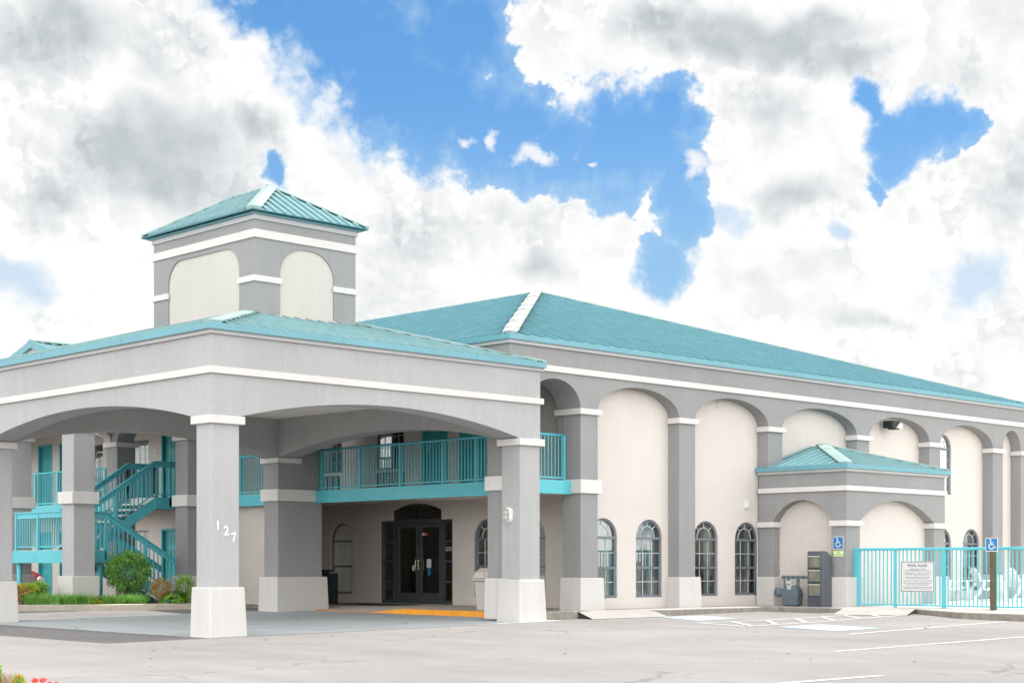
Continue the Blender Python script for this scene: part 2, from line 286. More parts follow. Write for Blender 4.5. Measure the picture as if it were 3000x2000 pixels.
# ------------------------------------------------------------------ mesh helpers
class MB:
    def __init__(s): s.v = []; s.f = []; s.seam = []; s.mat2 = None
    def add(s, pts, faces):
        k = len(s.v); s.v += [tuple(p) for p in pts]; s.f += [tuple(k + i for i in f) for f in faces]; return s
    def poly(s, pts): return s.add(pts, [tuple(range(len(pts)))])
    def box(s, x0, x1, y0, y1, z0, z1):
        return s.hexa([(x0, y0, z0), (x1, y0, z0), (x1, y1, z0), (x0, y1, z0)], [(x0, y0, z1), (x1, y0, z1), (x1, y1, z1), (x0, y1, z1)])
    def hexa(s, b, t):
        return s.add(list(b) + list(t), [(3, 2, 1, 0), (4, 5, 6, 7), (0, 1, 5, 4), (1, 2, 6, 5), (2, 3, 7, 6), (3, 0, 4, 7)])
    def tube(s, p, q, r, n=8, r2=None):
        p = Vector(p); q = Vector(q); d = (q - p).normalized(); r2 = r if r2 is None else r2
        a = d.orthogonal().normalized(); b = d.cross(a); pts = []
        for c, rr in ((p, r), (q, r2)):
            for i in range(n):
                t = 2 * math.pi * i / n; pts.append(c + a * (rr * math.cos(t)) + b * (rr * math.sin(t)))
        return s.add(pts, [(i, (i + 1) % n, n + (i + 1) % n, n + i) for i in range(n)] + [tuple(range(n - 1, -1, -1)), tuple(range(n, 2 * n))])
    def bar(s, p, q, w, h):
        """rectangular bar from p to q; w across (horizontal), h up"""
        p = Vector(p); q = Vector(q); d = (q - p); hd = Vector((d.x, d.y, 0))
        if hd.length < 1e-6:
            sx, sy = Vector((1, 0, 0)), Vector((0, 1, 0)); o = [(-w / 2, -h / 2), (w / 2, -h / 2), (w / 2, h / 2), (-w / 2, h / 2)]
            return s.hexa([p + sx * a + sy * b for a, b in o], [q + sx * a + sy * b for a, b in o])
        sd_ = Vector((-hd.y, hd.x, 0)).normalized(); up = Vector((0, 0, 1))
        o = [(-w / 2, -h / 2), (w / 2, -h / 2), (w / 2, h / 2), (-w / 2, h / 2)]
        return s.hexa([p + sd_ * a + up * b for a, b in o], [q + sd_ * a + up * b for a, b in o])
    def prism(s, loops, ax, w0, w1):
        """closed 2-D loops (outer, holes...) extruded along an axis: X -> (w,u,v), Y -> (u,w,v), Z -> (u,v,w)"""
        fn = {'X': lambda u, v, w: (w, u, v), 'Y': lambda u, v, w: (u, w, v), 'Z': lambda u, v, w: (u, v, w)}[ax]
        flat = [p for l in loops for p in l]; tris = tessellate_polygon([[Vector((p[0], p[1], 0)) for p in l] for l in loops]); n = len(flat)
        pts = [fn(p[0], p[1], w0) for p in flat] + [fn(p[0], p[1], w1) for p in flat]
        fs = [tuple(t) for t in tris] + [tuple(n + i for i in reversed(t)) for t in tris]; k = 0
        for l in loops:
            m = len(l)
            for i in range(m): a, b = k + i, k + (i + 1) % m; fs.append((a, b, n + b, n + a))
            k += m
        return s.add(pts, fs)
    def lathe(s, c, prof, n=16, ax='Z'):
        pts = []; c = Vector(c)
        for r, h in prof:
            for i in range(n):
                t = 2 * math.pi * i / n; a, b = r * math.cos(t), r * math.sin(t)
                pts.append(c + Vector({'Z': (a, b, h), 'X': (h, a, b), 'Y': (a, h, b)}[ax]))
        m = len(prof); fs = [(j * n + i, j * n + (i + 1) % n, (j + 1) * n + (i + 1) % n, (j + 1) * n + i) for j in range(m - 1) for i in range(n)]
        return s.add(pts, fs + [tuple(range(n - 1, -1, -1)), tuple(range((m - 1) * n, m * n))])
    def mesh(s, name, mat, smooth=False, recalc=True):
        me = bpy.data.meshes.new(name); me.from_pydata(s.v, [], s.f)
        if recalc:
            bm = bmesh.new(); bm.from_mesh(me); bmesh.ops.recalc_face_normals(bm, faces=bm.faces); bm.to_mesh(me); bm.free()
        me.materials.append(mat)
        if s.mat2:
            me.materials.append(s.mat2)
            for a, b in s.seam:
                for i in range(a, b): me.polygons[i].material_index = 1
        if smooth:
            for p in me.polygons: p.use_smooth = True
        return me
    def build(s, name, mat, parent=None, smooth=False, bevel=0, recalc=True, **k):
        return link(name, s.mesh(name, mat, smooth, recalc), parent, bevel=bevel, **k)
WM = {}
def link(name, me, parent=None, loc=(0, 0, 0), rz=0.0, bevel=0, local=False, label=None, cat=None, group=None, kind=None, rot=None):
    o = bpy.data.objects.new(name, me); COL.objects.link(o); o.location = loc; o.rotation_euler = rot or (0, 0, rz)
    W = Matrix.Translation(loc) @ o.rotation_euler.to_matrix().to_4x4()
    if parent is not None:
        o.parent = parent
        if local: W = WM[parent.name] @ W
        else: o.matrix_parent_inverse = WM[parent.name].inverted()
    WM[o.name] = W
    if bevel:
        b = o.modifiers.new('bevel', 'BEVEL'); b.width = bevel; b.segments = 2; b.limit_method = 'ANGLE'; b.angle_limit = R(50)
    for a, v in (('label', label), ('category', cat), ('group', group), ('kind', kind)):
        if v: o[a] = v
    return o
def thing(name, loc, label, cat, group=None, rz=0.0):
    return link(name, None, None, loc, rz, label=label, cat=cat, group=group)
def copy_tree(o, parent=None):
    c = o.copy(); COL.objects.link(c)
    if parent is not None: c.parent = parent
    for ch in list(o.children): copy_tree(ch, c)
    return c
def arc(u0, u1, z, rise, n=24, kind='ellipse'):
    """points from (u1, z) over the crown to (u0, z)"""
    c, a = (u0 + u1) / 2, (u1 - u0) / 2; out = []
    if kind == 'seg':
        rr = (a * a + rise * rise) / (2 * rise); t1 = math.asin(a / rr)
        for i in range(n + 1):
            t = t1 - 2 * t1 * i / n; out.append((c + rr * math.sin(t), z + rise - rr + rr * math.cos(t)))
    else:
        for i in range(n + 1):
            t = math.pi * i / n; out.append((c + a * math.cos(t), z + rise * math.sin(t)))
    return out
def arcade(u0, u1, zs, ztop, ops, kind='ellipse'):
    """wall outline above springing level zs with arches cut from below: ops = [(u0, u1, rise), ...]"""
    l = [(u0, zs), (u0, ztop), (u1, ztop), (u1, zs)]
    for a, b, r in sorted(ops, reverse=True):
        pts = arc(a, b, zs, r, kind=kind)
        if abs(b - u1) < 1e-6 and l[-1] == (u1, zs): l.pop()
        l += pts
        if abs(a - u0) < 1e-6: l = l[1:] if l[0] == (u0, zs) else l
    return l
def archloop(u0, u1, z0, zs, rise, n=20, grow=0.0):
    return [(u0 - grow, z0 - grow), (u1 + grow, z0 - grow)] + arc(u0 - grow, u1 + grow, zs, rise + grow, n)
def slope(mb, pts, pitch, ribh=.04, ribw=.03, th=.03, gap=0.0, seam=None):
    """metal roof plane: pts[0]->pts[1] is the eave, with upstanding ribs running up the slope"""
    P = [Vector(p) for p in pts]; u = (P[1] - P[0]).normalized(); nrm = (P[1] - P[0]).cross(P[-1] - P[0]).normalized()
    if nrm.z < 0: nrm = -nrm
    v = nrm.cross(u)
    if v.z < 0: v = -v
    k = len(P); mb.add(P + [p - nrm * th for p in P], [tuple(range(k)), tuple(range(2 * k - 1, k - 1, -1))] + [(i, (i + 1) % k, k + (i + 1) % k, k + i) for i in range(k)])
    Q = [((p - P[0]).dot(u), (p - P[0]).dot(v)) for p in P]; us = [q[0] for q in Q]; x = min(us) + pitch * .5
    while x < max(us):
        vs = []
        for i in range(k):
            (a, b), (c, d) = Q[i], Q[(i + 1) % k]
            if (a - x) * (c - x) < 0: vs.append(b + (d - b) * (x - a) / (c - a))
        if len(vs) >= 2:
            lo, hi = min(vs) - .01, max(vs) - gap
            if hi - lo > .12:
                o = [P[0] + u * (x + s_ * ribw / 2) + v * t - nrm * .005 for s_, t in ((-1, lo), (1, lo), (1, hi), (-1, hi))]
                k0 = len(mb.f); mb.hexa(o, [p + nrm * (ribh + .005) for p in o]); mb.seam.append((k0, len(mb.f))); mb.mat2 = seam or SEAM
        x += pitch
def hipcap(mb, a, b, w, n1, n2, lift=.05):
    """folded flashing over a hip or ridge from a to b; n1, n2 are horizontal directions to either side along the slopes"""
    a = Vector(a); b = Vector(b); up = Vector((0, 0, lift)); n1 = Vector(n1) * w; n2 = Vector(n2) * w
    A, B_ = a + up, b + up
    mb.add([A, B_, B_ + n1, A + n1, A + n2, B_ + n2], [(0, 1, 2, 3), (0, 4, 5, 1)])
    for q, s_ in ((A, -1), (B_, 1)): e0 = Vector((0, 0, -lift)); mb.add([q, q + n1, q + n1 + e0, q + e0, q + n2 + e0, q + n2], [(0, 1, 2, 3), (0, 3, 4, 5)])
    d = Vector((0, 0, -.03)); mb.add([A + n1, B_ + n1, B_ + n1 + d, A + n1 + d, A + n2, B_ + n2, B_ + n2 + d, A + n2 + d], [(0, 1, 2, 3), (4, 5, 6, 7)])

# ------------------------------------------------------------------ ground, pavements
def sstep(t): t = max(0, min(1, t)); return t * t * (3 - 2 * t)
def gz(x, y):
    z = .0112 * (max(-30, min(32.5, x)) - 16.5) + .0047 * (max(-30, min(36, y)) - 24.8)
    return z + .026 * max(0, min(6, y - 34)) * (1 - sstep((x - 24.2) / 1.2))
xs = sorted(set([-900, -400, -150, -60] + list(range(-30, 60, 2)) + [70, 100, 200, 500, 1200] + [23.5, 24.2, 24.5, 24.8, 25.1, 25.4, 33, 35]))
ys = sorted(set([-900, -400, -150, -60] + list(range(-30, 60, 2)) + [70, 100, 200, 500, 1200] + [33, 35, 37, 39]))
g = MB(); g.v = [(x, y, gz(x, y)) for y in ys for x in xs]; nx = len(xs)
g.f = [(j * nx + i, j * nx + i + 1, (j + 1) * nx + i + 1, (j + 1) * nx + i) for j in range(len(ys) - 1) for i in range(nx - 1)]
g.build('ground', ASPH, smooth=True, kind='structure')
def sheet(name, poly, mat, lift, n=1, **k):
    """flat sheet following the ground, its outline subdivided"""
    mb = MB(); P = []
    for i in range(len(poly)):
        a, b = poly[i], poly[(i + 1) % len(poly)]
        for s in range(n): t = s / n; P.append((a[0] + (b[0] - a[0]) * t, a[1] + (b[1] - a[1]) * t))
    tris = tessellate_polygon([[Vector((x, y, 0)) for x, y in P]])
    mb.add([(x, y, gz(x, y) + lift) for x, y in P], [tuple(t) for t in tris]); return mb.build(name, mat, **k)
mbp = MB(); px = [16.25 + i * (25.4 - 16.25) / 12 for i in range(13)]; py = [24.55 + i * (34.2 - 24.55) / 12 for i in range(13)]
mbp.v = [(x, y, gz(x, y) + .006) for y in py for x in px]
mbp.f = [(j * 13 + i, j * 13 + i + 1, (j + 1) * 13 + i + 1, (j + 1) * 13 + i) for j in range(12) for i in range(12)]
mbp.build('driveway_pavement', PAVE, kind='structure')
# entrance sidewalk with a dropped kerb (grid surface plus skirt)
def west_z(x, y):
    full = .245; t = 1.0
    if y < 31.4: t = sstep((31.4 - y) / 1.5) if y > 29.9 else 1
    elif y > 33.1: t = sstep((y - 33.1) / .9)
    else: t = 0
    k = sstep((x - 25.4) / 1.2); t = max(t, k)
    return gz(25.3, y) + .012 + (full - gz(25.3, y) - .012) * t
mw = MB(); wx = [25.52 + i * (29.0 - 25.52) / 14 for i in range(15)]; wy = [25.62 + i * (38.2 - 25.62) / 42 for i in range(43)]
mw.v = [(x, y, west_z(x, y)) for y in wy for x in wx]
mw.f = [(j * 15 + i, j * 15 + i + 1, (j + 1) * 15 + i + 1, (j + 1) * 15 + i) for j in range(42) for i in range(14)]
mw.build('entrance_sidewalk', surf('porch_concrete', (.56, .50, .44), .85, .1, 1.2, .3, 60, fine=.06), smooth=True, kind='structure')
mk = MB(); yy = [26.0 + i * (34.15 - 26.0) / 40 for i in range(41)]
for a, b in zip(yy, yy[1:]):
    za, zb = west_z(25.4, a) + .004, west_z(25.4, b) + .004
    mk.hexa([(25.38, a, 0), (25.52, a, 0), (25.52, b, 0), (25.38, b, 0)], [(25.40, a, za), (25.52, a, za), (25.52, b, zb), (25.40, b, zb)])
mk.build('kerb', ORANGE, kind='structure')
WALK = [(24.96, 24.95), (26.05, 24.9), (26.4, 25.05), (28.1, 24.75), (28.5, 24.42), (32.3, 24.35), (32.5, 24.15), (32.6, 22.25), (33.25, 20.75), (31.7, 18.75), (31.35, 17.6), (31.25, 16.6), (31.1, 8), (64, 8), (64, 25.5), (24.96, 25.5)]
MB().prism([WALK], 'Z', -.15, .285).build('sidewalk', CONC, kind='structure', bevel=.02)
rp = MB()
def ramp(a, b, off):
    (ax, ay), (bx, by) = a, b; ox, oy = off; o = (ox * .0, oy * .0)
    rp.add([(ax, ay, .287), (bx, by, .287), (bx + ox, by + oy, gz(bx + ox, by + oy) + .008), (ax + ox, ay + oy, gz(ax + ox, ay + oy) + .008), (ax - ox * .2, ay - oy * .2, .2)], [(0, 1, 2, 3)])
ramp((26.3, 25.08), (28.4, 24.7), (-.1, -.6)); ramp((32.59, 22.3), (33.25, 20.75), (-1.1, -.45))
rp.build('kerb_ramp', surf('ramp_concrete', (.285, .268, .252), .9, .1, 1.2, .4, 60, .01, fine=.06, dirt=((.2, .19, .18), .5, 2)), kind='structure')
MB().box(34.2, 60, 9, 24.9, .2, .292).build('pool_deck', POOLC, kind='structure')
# planting bed beside the driveway
BED = [(15.0, 39.6), (17.2, 38.2), (19.1, 37.3), (20.2, 36.75), (21.2, 36.35), (22.3, 35.95), (23.2, 35.75), (24.3, 35.8), (24.3, 43.6), (15.0, 43.6)]
IN = [(15.0, 39.8), (17.3, 38.4), (19.2, 37.5), (20.3, 36.95), (21.3, 36.55), (22.35, 36.16), (23.2, 35.97), (24.3, 36.0), (24.3, 43.6), (15.0, 43.6)]
mb = MB()
for i in range(7):
    a, b, c, d = BED[i], BED[i + 1], IN[i + 1], IN[i]
    f = lambda p: (p[0], p[1], 0.0)
    t = lambda p: (p[0], p[1], gz(p[0], min(p[1], 39)) + .15)
    mb.hexa([f(a), f(b), f(c), f(d)], [t(a), t(b), t(c), t(d)])
mb.build('bed_kerb', KERB, kind='structure', bevel=.015)
mb = MB(); mb.prism([IN], 'Z', .0, .30); mb.build('planting_bed', MULCH, kind='structure')
# road markings
def stripe(mb, a, b, w, lift=.005, n=6):
    dx, dy = b[0] - a[0], b[1] - a[1]; L = math.hypot(dx, dy); ox, oy = -dy / L * w / 2, dx / L * w / 2
    for i in range(n):
        p = [(a[0] + dx * t, a[1] + dy * t) for t in (i / n, (i + 1) / n)]
        q = [(p[0][0] + ox, p[0][1] + oy), (p[1][0] + ox, p[1][1] + oy), (p[1][0] - ox, p[1][1] - oy), (p[0][0] - ox, p[0][1] - oy)]
        mb.poly([(x, y, gz(x, y) + lift) for x, y in q])
mb = MB()
LA = [(26.44, 21.72), (28.22, 21.35), (30.3, 21.4), (32.55, 21.6)]; LB = [(26.44, 21.72), (25.9, 20.0), (28.6, 20.1), (31.25, 20.35), (32.9, 20.55)]
for L_ in (LA, LB):
    for a, b in zip(L_, L_[1:]): stripe(mb, a, b, .11)
for a, b in (((27.35, 21.55), (26.06, 20.0)), ((28.26, 21.3), (26.92, 20.05)), ((29.37, 21.35), (28.0, 20.1)), ((30.37, 21.38), (29.12, 20.15)), ((31.35, 21.45), (30.26, 20.25)), ((32.4, 21.55), (31.27, 20.4))): stripe(mb, a, b, .11, .009)
stripe(mb, (24.81, 16.86), (31.0, 17.17), .11, n=14); stripe(mb, (20.6, 14.25), (26.2, 14.1), .11, n=14); stripe(mb, (17.2, 11.2), (14.8, 11.5), .12, n=5)
stripe(mb, (29.0, 17.75), (29.3, 17.1), .1, .009, 2)
mb.build('road_marking', WPAINT, kind='structure')
sheet('blue_road_marking', [(28.02, 24.1), (29.2, 23.82), (28.5, 22.25), (27.2, 22.31)], BPAINT, .006, 4, kind='structure')
sheet('blue_road_marking', [(26.1, 19.4), (27.5, 19.35), (26.95, 17.6), (25.5, 17.6)], BPAINT, .006, 4, kind='structure')

# ------------------------------------------------------------------ repeated building units (local: x right, y into the wall, z up)
UNIT = {}
def unit(key, fn):
    if key not in UNIT: UNIT[key] = fn()
    return UNIT[key]
def place(tree, parent, loc, rz, name=None):
    def go(node, par, first):
        nm, me, kids = node
        o = link(nm if not (first and name) else name, me, par, loc if first else (0, 0, 0), rz if first else 0, local=not first)
        for k in kids: go(k, o, False)
        return o
    return go(tree, parent, True)
def arched_window(w, zb, zm, zs, zt, curtain='right'):
    def mk():
        t = .05; r = zt - zs
        hA = [(t, zs + .03), (w - t, zs + .03)] + arc(t, w - t, zs + .03, r - t - .03, 18)
        hB = [(t, zm + .028), (w - t, zm + .028), (w - t, zs - .03), (t, zs - .03)]
        hC = [(t + .015, zb + t + .01), (w - t - .015, zb + t + .01), (w - t - .015, zm - .028), (t + .015, zm - .028)]
        fr = MB().prism([archloop(0, w, zb, zs, r, 22, .012), hA, hB, hC], 'Y', .045, .115); fr.box(.02, w - .02, .03, .12, zb, zb + .035)
        mu = MB(); c = w / 2
        for x in (w / 3, 2 * w / 3):
            mu.box(x - .008, x + .008, .07, .092, zm + .02, zs - .02); mu.box(x - .008, x + .008, .07, .092, zb + t, zm - .02)
        for z in ((zm + zs) / 2, (zb + zm) / 2 + .02): mu.box(t, w - t, .068, .094, z - .008, z + .008)
        ri = .28 * w; z0 = zs + .03
        ring = [(c + ri * math.cos(math.pi * i / 14), z0 + ri * math.sin(math.pi * i / 14)) for i in range(15)] + [(c + (ri - .02) * math.cos(math.pi * (14 - i) / 14), z0 + (ri - .02) * math.sin(math.pi * (14 - i) / 14)) for i in range(15)]
        mu.prism([ring], 'Y', .07, .092)
        for an in (45, 90, 135):
            ca, sa = math.cos(R(an)), math.sin(R(an)); q = (w / 2 - t / 2); e = (c + q * ca, z0 + (r - t) * sa + .01); b = (c + ri * ca, z0 + ri * sa)
            nx_, nz_ = -sa * .009, ca * .009; mu.prism([[(b[0] + nx_, b[1] + nz_), (e[0] + nx_, e[1] + nz_), (e[0] - nx_, e[1] - nz_), (b[0] - nx_, b[1] - nz_)]], 'Y', .07, .092)
        gl = MB(); lp = archloop(t / 2, w - t / 2, zb + t / 2, zs, r - t / 2, 18); gl.add([(x, .083, z) for x, z in lp], [tuple(range(len(lp)))])
        kids = [('muntin', mu.mesh('muntin', MUNT), []), ('pane', gl.mesh('pane', GLASS), [])]
        def drape(x0, x1, z0_, z1, y=.2, amp=.012):
            m = MB(); n = max(6, int((x1 - x0) / .03)); P = [(x0 + (x1 - x0) * i / n, y + amp * math.sin(i * 2.1) + amp * .5 * math.sin(i * .9)) for i in range(n + 1)]
            m.v = [(x, yy_, z0_) for x, yy_ in P] + [(x, yy_, z1) for x, yy_ in P]; m.f = [(i, i + 1, n + 2 + i, n + 1 + i) for i in range(n)]; return m.mesh('curtain', CURT, True, False)
        if curtain == 'right': kids.append(('curtain', drape(w * .66, w + .05, zb - .05, zt + .05), []))
        if curtain == 'full': kids.append(('curtain', drape(-.05, w + .05, zb - .05, zs), []))
        if curtain == 'blind':
            m = MB(); z = zb
            while z < zs - .02: m.hexa([(0, .16, z), (w, .16, z), (w, .19, z + .03), (0, .19, z + .03)], [(0, .162, z + .003), (w, .162, z + .003), (w, .192, z + .033), (0, .192, z + .033)]); z += .045
            kids.append(('blind', m.mesh('blind', BLIND), []))
            kids.append(('curtain', drape(0, w, zs + .0, zt - .02), []))
        return ('window', fr.mesh('window', FRAME), kids)
    return unit(('aw', w, zb, zm, zs, zt, curtain), mk)
def rect_window(w, h, curtain):
    def mk():
        t = .045; fr = MB().prism([[(-.01, -.01), (w + .01, -.01), (w + .01, h + .01), (-.01, h + .01)], [(t, t), (w - t, t), (w - t, h - t), (t, h - t)]], 'Y', .03, .1)
        mu = MB()
        for i in range(1, 4): x = w * i / 4; mu.box(x - .007, x + .007, .055, .075, t, h - t)
        for i in range(1, 5): z = h * i / 5; mu.box(t, w - t, .053, .077, z - .007, z + .007)
        gl = MB().add([(t / 2, .066, t / 2), (w - t / 2, .066, t / 2), (w - t / 2, .066, h - t / 2), (t / 2, .066, h - t / 2)], [(0, 1, 2, 3)])
        kids = [('muntin', mu.mesh('muntin', MUNT), []), ('pane', gl.mesh('pane', GLASS), [])]
        m = MB(); n = 40; lim = w if curtain == 'full' else w * .5
        P = [(lim * i / n, .16 + .012 * math.sin(i * 1.9)) for i in range(n + 1)]; m.v = [(x, y, 0) for x, y in P] + [(x, y, h) for x, y in P]; m.f = [(i, i + 1, n + 2 + i, n + 1 + i) for i in range(n)]
        kids.append(('curtain', m.mesh('curtain', CURT, True, False), []))
        return ('window', fr.mesh('window', FRAME), kids)
    return unit(('rw', w, h, curtain), mk)
def panel_door(w=.93, h=2.08):
    def mk():
        j = MB().prism([[(-.01, 0), (-.01, h + .06), (w + .01, h + .06), (w + .01, 0), (w - .05, 0), (w - .05, h - .0), (.05, h - .0), (.05, 0)]], 'Y', -.02, .16)
        s = MB().box(.05, w - .05, .1, .14, .01, h)
        for cx in (w * .31, w * .69):
            for z0, z1 in ((.15, .72), (.85, 1.5), (1.62, 1.92)):
                a = .11; s.prism([[(cx - a, z0), (cx + a, z0), (cx + a, z1), (cx - a, z1)], [(cx - a + .02, z0 + .02), (cx + a - .02, z0 + .02), (cx + a - .02, z1 - .02), (cx - a + .02, z1 - .02)]], 'Y', .088, .1)
                s.box(cx - a + .045, cx + a - .045, .09, .1, z0 + .045, z1 - .045)
        hd = MB().tube((w * .13, .1, 1.0), (w * .13, .05, 1.0), .018); hd.tube((w * .13, .055, 1.0), (w * .13 + .1, .055, 1.0), .012); hd.box(w * .13 - .025, w * .13 + .025, .09, .1, .93, 1.17)
        return ('door', j.mesh('door', TEALD), [('door_leaf', s.mesh('door_leaf', TEALD), [('handle', hd.mesh('handle', METALB), [])])])
    return unit(('pd', w, h), mk)
def ac_unit():
    def mk():
        b = MB().prism([[(0, 0), (1.06, 0), (1.06, .42), (0, .42)], [(.03, .03), (1.03, .03), (1.03, .39), (.03, .39)]], 'Y', -.05, .1); b.box(.02, 1.04, .04, .09, .02, .4)
        z = .05
        while z < .38: b.box(.03, 1.03, -.02, .03, z, z + .014); z += .034
        for x in (.28, .53, .78): b.box(x - .008, x + .008, -.03, .03, .03, .39)
        return ('air_conditioner', b.mesh('air_conditioner', surf('ac_grille_dark', (.06, .065, .07), .5, .05, 4)), [])
    return unit('ac', mk)
def textmesh(body, size, mat, ext=.002, align='CENTER', bold=0.0, spacing=1.0, line=1.0):
    c = bpy.data.curves.new('t', 'FONT'); c.body = body; c.size = size; c.extrude = ext; c.align_x = align; c.offset = bold; c.space_character = spacing; c.space_line = line; c.resolution_u = 3
    o = bpy.data.objects.new('t', c); me = bpy.data.meshes.new_from_object(o); bpy.data.objects.remove(o)
    for v in me.vertices: x, y, z = v.co; v.co = (x, -z, y)
    me.materials.clear(); me.materials.append(mat); return me

# ------------------------------------------------------------------ motel building
BX, BY = 24.35, 25.2
B = thing('motel_building', (35.6, 42, .28), 'long two storey grey and cream stucco motel with teal metal roof and tall arched arcade', 'building')
ZS, ZT = 4.83, 6.11
SX = [(24.35, 24.95), (26.57, 27.14), (30.0, 30.6), (33.5, 34.1), (37.45, 38.05), (41.1, 41.7), (44.65, 45.25), (46.34, 46.95)]
ops = [(SX[i][1], SX[i + 1][0], .60) for i in range(7)]
MB().prism([arcade(24.35, 46.95, ZS, ZT, ops)], 'Y', 25.2, 25.57).build('arcade_wall', GREYM, B)
MB().prism([arcade(24.95, 26.57, ZS, ZT - .02, [(24.95, 26.57, .60)])], 'Y', 25.57, 25.95).build('arcade_wall', GREYM, B)
def pillar(x0, x1, y0, y1, base_z, top, cap=True, band=False, capy=None, bz=1.02, o=.10):
    p = MB().box(x0, x1, y0, y1, base_z - .15, top).build('pillar', GREYM, B, bevel=.012)
    MB().hexa([(x0 - o - .02, y0 - o - .02, base_z - .15), (x1 + o + .02, y0 - o - .02, base_z - .15), (x1 + o + .02, y1 + .0, base_z - .15), (x0 - o - .02, y1 + .0, base_z - .15)],
              [(x0 - o, y0 - o, bz), (x1 + o, y0 - o, bz), (x1 + o, y1, bz), (x0 - o, y1, bz)]).build('plinth', BASE, p, bevel=.02)
    if cap: MB().box(x0 - .07, x1 + .07, y0 - .07, capy or y1, top - .135, top - .003).build('capital', TRIM, p, bevel=.01)
    if band: MB().box(x0 - .07, x1 + .07, y0 - .07, y1 + .02, 2.92, 3.23).build('belt_course', TRIM, p, bevel=.01)
    return p
for i, (a, b) in enumerate(SX):
    if i == 0: pillar(a, b, 25.2, 25.9, .28, ZS, band=True, capy=25.95, o=.09)
    elif i == 1: pillar(a, b, 25.2, 25.76, .28, ZS, band=True, capy=25.97)
    elif i in (3, 4): MB().box(a, b, 25.2, 25.6, 3.63, ZS).build('pillar', GREYM, B, bevel=.012); MB().box(a - .07, b + .07, 25.13, 25.54, ZS - .135, ZS - .003).build('capital', TRIM, B, bevel=.01)
    else: pillar(a, b, 25.2, 25.6, .28, ZS, capy=25.54)
MB().box(26.59, 27.12, 25.7, 25.95, 3.24, ZS - .15).build('pillar', GREYM, B)
# recessed cream wall of the south front
AW = (.54, 1.24, 1.94, 2.39)
swins = [(27.22, 'right'), (28.83, 'right'), (30.95, 'right'), (32.58, 'right'), (41.9, 'blind'), (43.52, 'blind')]
holes = [archloop(x, x + .96, AW[0], AW[2], AW[3] - AW[2]) for x, _ in swins] + [archloop(41.9, 42.86, 3.38, 4.72, .44)]
MB().prism([[(26.9, .1), (46.9, .1), (46.9, 6.0), (26.9, 6.0)]] + holes, 'Y', 25.55, 25.75).build('wall', CREAM, B)
for x, k in swins: place(arched_window(.96, *AW, k), B, (x, 25.55, 0), 0)
place(arched_window(.96, 3.38, 4.05, 4.72, 5.16, 'blind'), B, (41.9, 25.55, 0), 0)
# east and north walls (close the volume)
MB().box(46.9, 47.0, 25.6, 62, .1, 6.1).build('wall', CREAM, B); MB().box(24.4, 47, 61.9, 62, .1, 6.1).build('wall', CREAM, B)
MB().box(46.7, 46.95, 25.57, 26.2, .1, 6.1).build('wall', GREYM, B)
# west arcade
WY = [(33.5, 34.1), (37.75, 38.35), (41.4, 42.0), (52.6, 53.2), (57.6, 58.2)]
wops = [(25.9, 33.5, .5)] + [(WY[i][1], WY[i + 1][0], .6) for i in range(4)]
MB().prism([arcade(25.57, 62, ZS, ZT, wops)], 'X', 24.35, 24.9).build('arcade_wall', GREYM, B)
for i, (a, b) in enumerate(WY):
    if i == 0: continue
    p = MB().box(24.35, 24.95, a, b, .1, ZS).build('pillar', GREYM, B, bevel=.012)
    MB().box(24.25, 25.05, a - .1, b + .1, .1, 1.02).build('plinth', BASE, p, bevel=.02)
    MB().box(24.28, 25.02, a - .07, b + .07, ZS - .135, ZS - .003).build('capital', TRIM, p, bevel=.01)
    MB().box(24.28, 25.02, a - .07, b + .07, 2.9, 3.21).build('belt_course', TRIM, p, bevel=.01)
# deep pier behind the canopy
p = MB().box(24.27, 25.65, 33.5, 34.1, 0, 5.2).build('pillar', GREYM, B, bevel=.012)
MB().hexa([(24.15, 33.38, 0), (25.8, 33.38, 0), (25.8, 34.2, 0), (24.15, 34.2, 0)], [(24.18, 33.41, 1.01), (25.76, 33.41, 1.01), (25.76, 34.2, 1.01), (24.18, 34.2, 1.01)]).build('plinth', BASE, p, bevel=.02)
MB().box(24.2, 25.55, 33.43, 34.17, 2.92, 3.22).build('belt_course', TRIM, p, bevel=.01)
# bands, eaves
def ring(name, x0, x1, y0, y1, z0, z1, o, mat, parent, sides='SW', inner=.0, **k):
    m = MB()
    if 'S' in sides: m.box(x0 - o, x1 + (o if 'E' in sides else 0), y0 - o, y0 + inner, z0, z1)
    if 'W' in sides: m.box(x0 - o, x0 + inner, y0 + inner + 1e-4, y1 + (o if 'N' in sides else 0), z0, z1)
    if 'E' in sides: m.box(x1 - inner, x1 + o, y0 + inner + 1e-4, y1 + (o if 'N' in sides else 0), z0, z1)
    if 'N' in sides: m.box(x0 + inner, x1 - inner, y1 - inner, y1 + o, z0, z1)
    return m.build(name, mat, parent, **k)
ring('band_course', BX, 46.95, BY, 62, 5.57, 5.70, .05, TRIM, B, 'SWE', .02)
ring('eave_trim', BX, 46.95, BY, 62, 6.09, 6.165, .06, EAVE, B, 'SWE', .1)
ring('eave_fascia', BX, 46.95, BY, 62, 6.165, 6.275, .12, TEAL, B, 'SWE', .16)
EV = 6.27
c0 = (24.27, 25.12, EV); c1 = (46.5, 25.12, EV); ap = (36.0, 36.05, 9.82); nr = (36.0, 62, 9.82)
rf = MB(); slope(rf, [c0, c1, ap], .42, .05, .05, seam=SEAMD); slope(rf, [(24.27, 62, EV), c0, ap, nr], .42, .05, .05, seam=SEAMD); slope(rf, [c1, (46.5, 62, EV), nr, ap], .42, .05, .05, seam=SEAMD)
roof = rf.build('roof', TEALR, B)
hc = MB()
